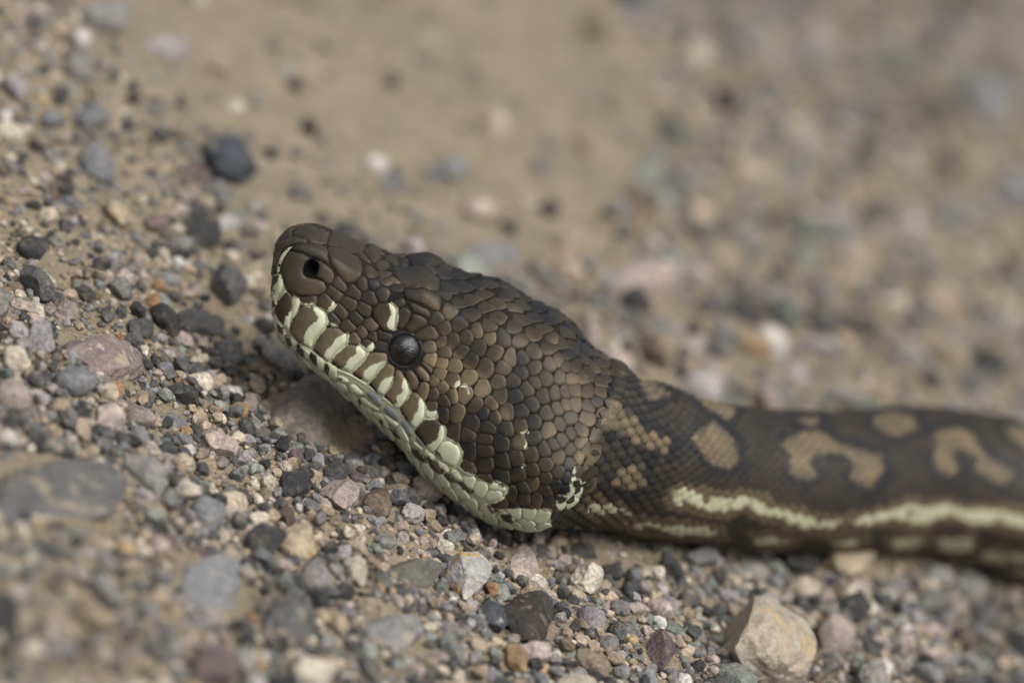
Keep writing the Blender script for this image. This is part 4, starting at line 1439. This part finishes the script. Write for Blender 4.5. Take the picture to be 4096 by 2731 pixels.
SPECIAL = {
 'breccia': speck_material('stone_breccia', (0.205, 0.160, 0.152), [(200, 0.58, (0.34, 0.275, 0.20)), (420, 0.60, (0.37, 0.32, 0.25)), (330, 0.66, (0.30, 0.27, 0.27))]),
 'boulder': speck_material('stone_boulder', (0.36, 0.305, 0.240), [(170, 0.58, (0.40, 0.30, 0.185)), (230, 0.60, (0.31, 0.285, 0.26)), (700, 0.68, (0.20, 0.17, 0.14))]),
 'quartz': speck_material('stone_quartz', (0.36, 0.35, 0.335), [(300, 0.58, (0.46, 0.27, 0.06)), (420, 0.64, (0.55, 0.50, 0.40))]),
 'mossy': speck_material('stone_mossy', (0.12, 0.115, 0.095), [(240, 0.56, (0.25, 0.205, 0.135)), (600, 0.64, (0.085, 0.088, 0.088))]),
 'mottled': speck_material('stone_mottled', (0.20, 0.195, 0.188), [(200, 0.58, (0.32, 0.28, 0.235)), (350, 0.62, (0.10, 0.102, 0.106))]),
 'specked': speck_material('stone_specked', (0.058, 0.062, 0.070), [(420, 0.62, (0.30, 0.29, 0.27)), (900, 0.67, (0.36, 0.33, 0.29))]),
 'slabgrey': speck_material('stone_slab', (0.115, 0.114, 0.112), [(330, 0.54, (0.24, 0.205, 0.15)), (700, 0.64, (0.19, 0.175, 0.15))]),
 'ochre': speck_material('stone_ochre', (0.37, 0.310, 0.215), [(230, 0.60, (0.34, 0.17, 0.05)), (420, 0.63, (0.52, 0.45, 0.31))]),
 'crust': speck_material('stone_crust', (0.045, 0.040, 0.035), [(260, 0.58, (0.20, 0.145, 0.115)), (600, 0.62, (0.13, 0.115, 0.085))]),
 'slatepatch': speck_material('stone_slate_patch', (0.062, 0.068, 0.080), [(120, 0.66, (0.22, 0.185, 0.13))]),
 'chin': speck_material('stone_brown_grey', (0.185, 0.162, 0.138), [(200, 0.57, (0.26, 0.215, 0.165)), (420, 0.62, (0.13, 0.12, 0.115))]),
}
# stones one can single out: photo position and size in 2352-pixel-wide coordinates
# (x, y, width, height, colour or special, name, label, flatness, rotation in the ground plane, cuts)
NAMED = [
 (228,833,205,118,'breccia','stone','oval purple stone with tan patches in the sand left of the snout',.55,0.1,5),
 (527,362,130,120,'slatepatch','stone','dark slate wedge standing alone on the bare sand beyond the snout',.95,0.9,7),
 (1762,1488,222,200,'boulder','stone','big blocky tan stone on the gravel below the snake body',.95,0.2,7),
 (483,1352,138,150,'bluegrey','stone','pale blue grey wedge shaped stone with a flat top',.45,0.5,7),
 (130,1165,290,140,'slabgrey','stone','largest flat dark grey slab half buried left of the wedge stone',.30,0.4,4),
 (735,962,190,170,'chin','stone','large brown grey stone lying under the chin of the snake',.62,1.2,4),
 (466,716,112,78,'slate','stone','knobbly dark stone on the sand left of the jaw',.75,0.3,9),
 (527,655,76,86,'slate','stone','upright dark stone on the sand just beyond the knobbly one',.9,1.0,8),
 (1066,1325,100,95,'quartz','stone','pale quartz stone with an orange rust stain below the jaw',.85,0.2,9),
 (945,1318,122,76,'mossy','stone','dark brown and grey stone touching the rust stained quartz',.70,0.0,8),
 (892,1462,165,115,'mottled','stone','broad mottled grey stone with a pink edge in the front gravel',.60,0.2,7),
 (663,1428,116,106,'slabgrey','stone','rounded charcoal stone right of the pale wedge stone',.80,0.4,3),
 (490,1530,122,95,'purple','stone','rounded purplish dark stone below the pale wedge stone',.80,0.1,3),
 (722,1545,90,80,'cream','stone','pointed cream white stone beside the purplish dark stone',.9,0.8,8),
 (405,946,78,54,'bluegrey','stone','flat topped blue slate stone in the gravel near the jaw',.60,0.3,9),
 (436,973,30,28,'rust','pebble','small deep rust brown pebble leaning on the flat blue slate',.9,0.3,8),
 (690,1240,88,80,'ochre','stone','yellow ochre stone with a rust red corner in the gravel',.80,0.7,9),
 (608,1235,82,92,'slate','stone','dark slate wedge leaning against the yellow ochre stone',.75,0.9,10),
 (778,1137,86,80,'pink','stone','rough pinkish stone below the throat of the snake',.85,0.3,8),
 (1130,1425,78,66,'specked','stone','blue black stone with white specks below the quartz stone',.8,0.2,9),
 (1216,1420,130,105,'crust','stone','crumbly black crusted lump beside the white specked stone',.75,0.7,6),
 (1150,1366,50,46,'green','pebble','round green grey pebble between the quartz and the crusted lump',.9,0.1,3),
 (810,1320,62,60,'cream','pebble','smooth yellowish cream pebble left of the dark brown stone',.85,0.2,3),
 (678,1108,78,62,'slate','stone','black triangular stone with a sharp ridge under the jaw',.85,0.6,11),
 (628,1095,44,40,'cream','pebble','pale cream pebble touching the black triangular stone',.9,0.3,5),
 (668,1174,50,46,'brown','pebble','brown block shaped pebble between the pink and ochre stones',.85,0.4,11),
 (1505,1522,62,90,'purple','stone','tall purple brown stone left of the big tan block',.9,0.2,6),
 (1204,1300,72,92,'pink','stone','long sand coated pink stone right of the quartz stone',.55,1.4,6),
 (1468,658,175,95,'pink','stone','large pale pink stone on the ground behind the snake head',.8,0.2,6),
 (2262,240,140,105,'bluegrey','stone','big blue grey stone far behind the snake body',.8,0.2,6),
 (560,926,43,43,'rust','pebble','round mustard yellow pebble in the gravel before the chin stone',.9,0.2,3),
 (1615,1275,84,60,'grey','stone','light grey stone at the belly of the snake',.8,0.2,7),
 (1838,1285,92,78,'slate','stone','dark slate stone against the belly of the snake',.8,0.8,9),
 (1940,1310,115,74,'ochre','stone','yellow tan stone below the body beside the dark slate',.75,0.2,6),
 (2025,1543,44,40,'white','pebble','bright white pebble on the gravel right of the tan block',.9,0.2,5),
 (2065,1492,54,48,'pink','pebble','mauve pink pebble above the bright white one',.85,0.2,6),
 (1942,1420,84,64,'slate','stone','dark blue stone right of the big tan block',.8,0.3,6),
 (375,132,100,60,'lavender','stone','pale lavender stone half sunk in the far sand',.6,0.2,5),
 (205,290,66,66,'bluegrey','stone','grey blue stone on the sand above the purple oval stone',.8,0.7,6),
 (868,372,54,48,'white','pebble','pale round pebble alone on the far sand',.9,0.2,3),
 (905,418,62,42,'bluegrey','pebble','small violet blue pebble beside the pale round one',.8,0.3,6),
 (1038,390,60,52,'bluegrey','stone','steel blue stone on the bare sand beyond the head',.8,0.2,6),
 (1108,478,78,50,'pink','stone','pale salmon stone on the sand beyond the brow',.8,0.2,5),
 (1256,490,46,42,'slate','pebble','small dark pebble on bare sand right of the salmon stone',.9,0.2,5),
 (1138,582,130,72,'bluegrey','stone','wide grey blue stone partly hidden behind the snake head',.6,0.1,5),
 (110,501,43,40,'cream','pebble','round butter yellow pebble on the sand at the left',.9,0.2,3),
 (355,520,58,44,'purple','pebble','red brown pebble on the sand left of the snout',.8,0.2,6),
 (520,502,64,36,'lavender','pebble','flat pale lavender pebble near the tip of the snout',.6,0.2,5),
 (35,838,66,74,'cream','stone','knuckle shaped cream stone left of the purple oval stone',.9,0.6,3),
 (86,800,68,68,'lavender','stone','purple grey stone touching the purple oval stone',.85,0.4,7),
 (540,790,74,72,'grey','stone','smooth grey stone on the sand below the knobbly dark stone',.85,0.3,4),
 (323,759,66,46,'slate','pebble','flat dark pebble on the sand above the purple oval stone',.7,0.2,7),
 (150,720,52,52,'pink','pebble','pale pink pebble on the sand above the purple grey stone',.9,0.2,7),
 (378,686,46,40,'green','pebble','pale green grey pebble on the bare sand left of the jaw',.8,0.3,6),
 (862,1366,24,36,'rust','pebble','small bright orange pebble near the cream pebble',.9,1.2,6),
 (1040,1378,18,18,'white','pebble','tiny bright white pebble below the quartz stone',.95,0.2,4),
 (1459,1330,32,28,'rust','pebble','small red orange pebble in the gravel below the neck',.9,0.2,7),
 (1730,818,66,54,'rust','stone','orange yellow stone behind the neck of the snake',.85,0.2,5),
 (1768,792,70,64,'white','stone','white stone touching the orange yellow one behind the neck',.85,0.2,5),
 (2160,690,115,84,'tan','stone','wide pale tan stone far behind the snake body',.75,0.2,4),
 (1352,770,36,80,'pink','stone','narrow pale stone just behind the back of the head',.9,1.2,6),
 (1225,1505,70,66,'pink','stone','angular pale pink stone in the front gravel below the crusted lump',.85,0.5,9),
 (775,1080,60,44,'slate','stone','dark blue stone tucked under the throat',.7,0.3,8),
 (872,1160,84,64,'brown','stone','brown flecked stone under the rear of the jaw',.75,0.3,8),
 (945,1180,50,46,'lavender','pebble','pale mauve pebble under the rear of the jaw',.9,0.3,7),
]
REFS = {0: 'oval purple stone', 1: 'lone slate wedge', 2: 'big blocky tan stone', 3: 'pale grey wedge stone', 4: 'flat grey slab', 5: 'chin stone',
        6: 'knobbly dark stone', 8: 'rust stained quartz', 10: 'broad mottled stone', 11: 'rounded charcoal stone', 12: 'purplish dark stone', 14: 'flat blue slate',
        16: 'yellow ochre stone', 18: 'rough pinkish stone', 20: 'black crusted lump', 22: 'smooth cream pebble', 23: 'black triangular stone', 26: 'tall purple stone',
        28: 'pale pink stone', 29: 'blue grey far stone', 30: 'mustard yellow pebble', 31: 'light belly stone', 32: 'dark belly slate', 33: 'yellow tan stone',
        34: 'bright white pebble', 36: 'dark blue stone', 37: 'far lavender stone', 38: 'grey blue stone', 39: 'pale round pebble', 41: 'steel blue stone',
        42: 'salmon stone', 45: 'butter yellow pebble', 46: 'red brown pebble', 48: 'knuckle shaped stone', 50: 'smooth grey stone', 51: 'flat dark pebble',
        57: 'orange yellow stone', 59: 'wide tan far stone', 61: 'angular pink stone', 63: 'brown flecked stone'}
named_spots = []
for k, (x, y, w, h, cl, nm, lab, flat, rz, cuts) in enumerate(NAMED):
    P = (x * 1.7415, y * 1.7415)
    g = on_z(P[0], P[1], 0.0)
    dep = (g - CAM) @ FW
    S = 1.7415 * KPX * dep / FOC
    tgt = np.diag([(w * S * 0.5) ** 2, (h * S * 0.5) ** 2])      # outline the stone has in the photograph
    Jg = np.array([[CR[0], CR[1]], [CU[0], CU[1]]])
    jz = np.array([CR[2], CU[2]])
    Ji = np.linalg.inv(Jg)
    best = None
    for rz_ in np.linspace(0.12, 0.8, 60) * min(w, h) * S:
        A = Ji @ (tgt - rz_ ** 2 * np.outer(jz, jz)) @ Ji.T
        ev, ec = np.linalg.eigh(A)
        if ev[0] <= 0:
            continue
        ra, rb = math.sqrt(ev[1]), math.sqrt(ev[0])
        cost = abs(math.log(ra / rb / 1.25)) + 0.8 * abs(math.log(rz_ / math.sqrt(ra * rb) / (0.75 * flat)))
        if best is None or cost < best[0]:
            best = (cost, rz_, ra, rb, ec[:, 1])
    _, rz_, rx, ry, axv = best
    yawg = math.atan2(axv[1], axv[0])
    sink = 0.28 if flat > 0.65 else 0.58
    zc = rz_ * (1 - 2 * sink)
    g = on_z(P[0], P[1], zc)
    gz = float(ground_z(g[0], g[1]))
    V, F = rock(900 + k, 3, cuts, 0.10, 0.9 if cuts <= 4 else 0.0)
    rr_ = np.random.RandomState(500 + k)
    V = V * np.array([rx, ry, rz_]) * 1.06
    V = V @ rot_rand(rr_, 0.10).T @ rotz(yawg).T
    me = mesh_np(nm, V, F, cuts <= 4, mat=SPECIAL.get(cl, M_STONE))
    o = add_obj(nm, me, None, Vector((g[0], g[1], zc + gz)))
    if cl in PAL:
        c = PAL[cl][rr_.randint(len(PAL[cl]))]
        o.color = (*c, 1)
    tag(o, lab, 'stone' if nm == 'stone' else 'pebble')
    named_spots.append((g[0], g[1], max(rx, ry) * 0.86))

# ---------------------------------------------------------------------
# loose gravel: density read off the photograph, biggest stones first
# ---------------------------------------------------------------------
SANDY = [  # (outline in 2352-wide photo coordinates, share of stones kept)
 ([(200,-300),(1250,-300),(1500,180),(1480,420),(1250,620),(900,560),(640,520),(420,330),(230,160)], 0.04),
 ([(560,420),(740,470),(640,640),(600,760),(560,850),(430,640),(470,520)], 0.12),
 ([(-300,-300),(230,-300),(330,200),(450,420),(350,560),(150,640),(-300,640)], 0.17),
 ([(-300,620),(330,580),(450,700),(330,800),(140,800),(-300,760)], 0.42),
 ([(-400,1260),(120,1250),(330,1330),(470,1560),(300,1900),(-400,1900)], 0.42),
 ([(330,1240),(450,1250),(480,1600),(400,1600)], 0.6),
 ([(800,1180),(930,1170),(1010,1240),(930,1290),(830,1250)], 0.30),
 ([(1500,500),(1700,400),(1800,600),(1650,720),(1500,640)], 0.45),
 ([(2050,250),(2600,250),(2600,640),(2150,620)], 0.40),
 ([(1500,1360),(1640,1330),(1650,1420),(1540,1480)], 0.5),
]
SANDY_P = [(np.array(p, float) * 1.7415, v) for p, v in SANDY]
grng = np.random.RandomState(77)
corners = [on_z(-450, -260), on_z(4546, -260), on_z(4546, 2990), on_z(-450, 2990)]
quad = np.array([c[:2] for c in corners])
lo, hi = quad.min(0), quad.max(0)


def in_quad(p):
    return sd_poly(p * 1000, quad * 1000) > 0


BODY2 = np.array([r.mean(0)[:2] for r in [ring_at(u) for u in np.linspace(len(HEAD_X) - 5, NS - 2, 400)]])
cell = 0.0024
gridd = {}


def put(x, y, r, reach=0.0032):
    a = r + reach
    for i in range(int((x - a) // cell), int((x + a) // cell) + 1):
        for j in range(int((y - a) // cell), int((y + a) // cell) + 1):
            gridd.setdefault((i, j), []).append((x, y, r))


def try_place(x, y, r, ov, reach):
    for (qx, qy, qr) in gridd.get((int(x // cell), int(y // cell)), ()):
        if (qx - x) ** 2 + (qy - y) ** 2 < ((qr + r) * ov) ** 2:
            return False
    put(x, y, r, reach)
    return True


for (x, y, r) in named_spots:
    put(x, y, r * 0.92, 0.0045)

gravel = []
for (rlo, rhi, tries, ov, reach) in ((0.0028, 0.0046, 3000, 1.12, 0.0046), (0.0018, 0.0028, 7000, 1.03, 0.0028), (0.0011, 0.0018, 60000, 0.92, 0.0018),
                                     (0.00062, 0.0011, 200000, 0.82, 0.0011), (0.00035, 0.00062, 150000, 0.84, 0.0007)):
    P = lo + (hi - lo) * grng.rand(tries, 2)
    P = P[in_quad(P)]
    W3 = np.concatenate([P, np.zeros((len(P), 1))], 1)
    px = proj(W3)
    keep = np.ones(len(P))
    for q, v in SANDY_P:
        keep = np.where(sd_poly(px, q) > 0, np.minimum(keep, v), keep)
    dep = (W3 - CAM) @ FW
    far = np.abs(dep - FOC)
    # the smallest sizes only where they can be made out
    if rhi < 0.001:
        keep = keep * (far < 0.055)
    elif rhi < 0.0015:
        keep = keep * (far < 0.11)
    if rlo >= 0.003:
        keep = keep * np.where(dep > FOC + 0.09, 0.85, 0.22)
    elif rlo >= 0.0015:
        keep = keep * np.where(dep > FOC + 0.09, 0.8, 0.5)
    elif rhi < 0.0022:
        keep = keep * np.where(dep > FOC + 0.12, 0.35, 1.0)
    sel = grng.rand(len(P)) < keep
    for (x, y) in P[sel]:
        r = rlo + (rhi - rlo) * grng.rand() ** 1.5
        if try_place(x, y, r, ov, reach):
            gravel.append((x, y, r))
n_flat = len(gravel)
# the gravel goes on past the edges of the picture, thinning out
outer = []
P = np.array([-0.55, -0.50]) + np.array([1.25, 1.45]) * grng.rand(26000, 2)
P = P[sd_poly(P * 1000, quad * 1000) <= 0]
dq = -sd_poly(P * 1000, quad * 1000) / 1000.0
pxo = proj(np.concatenate([P, np.zeros((len(P), 1))], 1))
kp = np.clip(1.15 - dq / 0.34, 0.0, 1) * 0.9
for q, v in SANDY_P[:1]:
    kp = np.where(sd_poly(pxo, q) > 0, kp * v, kp)
for (x, y), keep_ in zip(P, kp):
    if grng.rand() > keep_:
        continue
    r = 0.0013 + 0.0026 * grng.rand() ** 2.2
    if try_place(x, y, r, 0.95, 0.0030):
        outer.append((x, y, r))
# a second, looser layer resting on the first where the gravel is thick
P = lo + (hi - lo) * grng.rand(60000, 2)
P = P[in_quad(P)]
W3 = np.concatenate([P, np.zeros((len(P), 1))], 1)
px = proj(W3)
ok = np.abs((W3 - CAM) @ FW - FOC) < 0.075
for q, v in SANDY_P:
    ok &= ~(sd_poly(px, q) > -20)
top = {}
for (x, y) in P[ok]:
    r = 0.0007 + 0.0009 * grng.rand() ** 1.4
    c_ = (int(x // 0.0034), int(y // 0.0034))
    if any((qx - x) ** 2 + (qy - y) ** 2 < ((qr + r) * 1.15) ** 2 for a_ in (-1, 0, 1) for b_ in (-1, 0, 1) for qx, qy, qr in top.get((c_[0] + a_, c_[1] + b_), ())):
        continue
    # only where smaller stones lie below, never on the single big ones
    if any((qx - x) ** 2 + (qy - y) ** 2 < (qr + r * 0.6) ** 2 and qr > 0.0022 for qx, qy, qr in gridd.get((int(x // cell), int(y // cell)), ())):
        continue
    top.setdefault(c_, []).append((x, y, r))
    gravel.append((x, y, r))
print('gravel stones', len(gravel), n_flat)
GA = np.array(gravel)
# not where the body presses on the ground: those stones sit lower
dB = np.array([np.min(np.hypot(BODY2[:, 0] - g[0], BODY2[:, 1] - g[1])) for g in GA])
gpx = proj(np.concatenate([GA[:, :2], np.zeros((len(GA), 1))], 1))
gdep = (np.concatenate([GA[:, :2], np.zeros((len(GA), 1))], 1) - CAM) @ FW
gsize = GA[:, 2] / gdep
infr = (gpx[:, 0] > 20) & (gpx[:, 0] < 4076) & (gpx[:, 1] > 20) & (gpx[:, 1] < 2711) & (dB > 0.012)
# hidden behind the snake?
for i in np.where(infr)[0]:
    hh = BVH.ray_cast(Vector(CAM), Vector(ray(*gpx[i])))
    if hh[0] is not None:
        infr[i] = False
order = np.argsort(-np.where(infr, gsize, 0))
single = set(order[:235].tolist())
VV, FF, CC, off = [], [], [], 0
singles = []
shared = [mesh_np('pebble', v, f, k % 3 == 0, mat=M_STONE) for k, (v, f) in enumerate(ROCKS[2])]
for i, (x, y, r) in enumerate(gravel):
    cl = CLS[grng.choice(len(CLS), p=PRB_FAR if gdep[i] > FOC + 0.09 else PRB)]
    c = np.array(PAL[cl][grng.randint(len(PAL[cl]))]) * (0.85 + 0.3 * grng.rand())
    el = np.array([1.0 + 0.25 * grng.rand(), 0.72 + 0.25 * grng.rand(), 0.55 + 0.35 * grng.rand()]) * r
    R = rotz(grng.rand() * 6.28) @ rot_rand(grng, 0.5)
    sink = 0.14 + 0.30 * grng.rand()
    z = float(ground_z(x, y)) + el[2] * (1 - 2 * sink)
    if i >= n_flat:
        z += 0.55 * r
    if dB[i] < 0.0125:
        z = min(z, 0.0006 - el[2] * 0.8)
    if i in single:
        k = grng.randint(len(shared))
        o = add_obj('pebble', shared[k], None, Vector((x, y, z)))
        o.scale = Vector(el)
        o.rotation_euler = Matrix(R.tolist()).to_euler()
        o.color = (*c, 1)
        dR = np.argsort([np.hypot(x - named_spots[q][0], y - named_spots[q][1]) for q in REFS])
        rf = list(REFS.values())
        shp = 'rounded' if k % 3 == 0 else ('flat' if el[2] < 0.68 * r else 'angular')
        what = '%s %s pebble' % (shp, WORD[cl])
        tag(o, '%s near the %s' % (what, rf[dR[0]]), 'pebble', '%s pebbles in the gravel' % WORD[cl])
        singles.append((o, '%s by the %s and %s' % (what, rf[dR[0]], rf[dR[1]])))
    else:
        blur = abs(gdep[i] - FOC)
        lod = 2 if (blur < 0.045 and r > 0.00115 and infr[i]) else (1 if r > 0.0006 else 0)
        v, f = ROCKS[lod][grng.randint(18)]
        VV.append((v * el) @ R.T + np.array([x, y, z]))
        FF.append(f + off)
        off += len(v)
        CC.append(np.tile(c, (len(v), 1)))
_n = {}
for o, _ in singles:
    _n[o['label']] = _n.get(o['label'], 0) + 1
for o, longer in singles:                               # shared labels name a second neighbour
    if _n[o['label']] > 1:
        o['label'] = longer
for (x, y, r) in outer:
    if np.min(np.hypot(BODY2[:, 0] - x, BODY2[:, 1] - y)) < 0.014:
        continue
    cl = CLS[grng.choice(len(CLS), p=PRB)]
    c = np.array(PAL[cl][grng.randint(len(PAL[cl]))]) * (0.85 + 0.3 * grng.rand())
    el = np.array([1.0 + 0.25 * grng.rand(), 0.72 + 0.25 * grng.rand(), 0.55 + 0.35 * grng.rand()]) * r
    R = rotz(grng.rand() * 6.28) @ rot_rand(grng, 0.5)
    v, f = ROCKS[1 if r > 0.0018 else 0][grng.randint(18)]
    VV.append((v * el) @ R.T + np.array([x, y, float(ground_z(x, y)) + el[2] * 0.35]))
    FF.append(f + off)
    off += len(v)
    CC.append(np.tile(c, (len(v), 1)))
gme = mesh_np('gravel', np.vstack(VV), np.vstack(FF), False, np.vstack(CC), None, M_GRAVEL)
tag(add_obj('gravel', gme), 'mixed fine gravel covering the sandy ground', 'gravel', None, 'stuff')

# grains of coarse sand where the ground is in focus
n_g = 20000
P = lo + (hi - lo) * grng.rand(n_g * 6, 2)
P = P[in_quad(P)]
W3 = np.concatenate([P, np.zeros((len(P), 1))], 1)
P = P[np.abs((W3 - CAM) @ FW - FOC) < 0.05][:n_g]
ng = len(P)
v, f = ROCKS[0][3]
sz = 0.00012 + 0.00028 * grng.rand(ng) ** 2
ang = grng.rand(ng) * 6.28
ca, sa = np.cos(ang)[:, None], np.sin(ang)[:, None]
vx = (v[None, :, 0] * ca - v[None, :, 1] * sa) * sz[:, None] + P[:, 0:1]
vy = (v[None, :, 0] * sa + v[None, :, 1] * ca) * sz[:, None] * 0.9 + P[:, 1:2]
vz = v[None, :, 2] * sz[:, None] * 0.8 + (ground_z(P[:, 0], P[:, 1]) + sz * 0.3)[:, None]
gv = np.stack([vx, vy, vz], -1).reshape(-1, 3)
gf = (f[None] + (np.arange(ng) * len(v))[:, None, None]).reshape(-1, 3)
pal = np.array([(0.34, 0.26, 0.17), (0.40, 0.31, 0.21), (0.27, 0.20, 0.13), (0.48, 0.42, 0.33), (0.10, 0.10, 0.105), (0.20, 0.19, 0.185)])
gc = np.repeat(pal[grng.choice(6, ng, p=[.3, .25, .2, .1, .08, .07])], len(v), 0)
tag(add_obj('sand_grains', mesh_np('sand_grains', gv, gf, False, gc, None, M_GRAVEL)), 'loose coarse sand grains between the pebbles', 'sand', None, 'stuff')
print('tris', sum(len(me.loop_triangles) or len(me.polygons) for me in bpy.data.meshes))
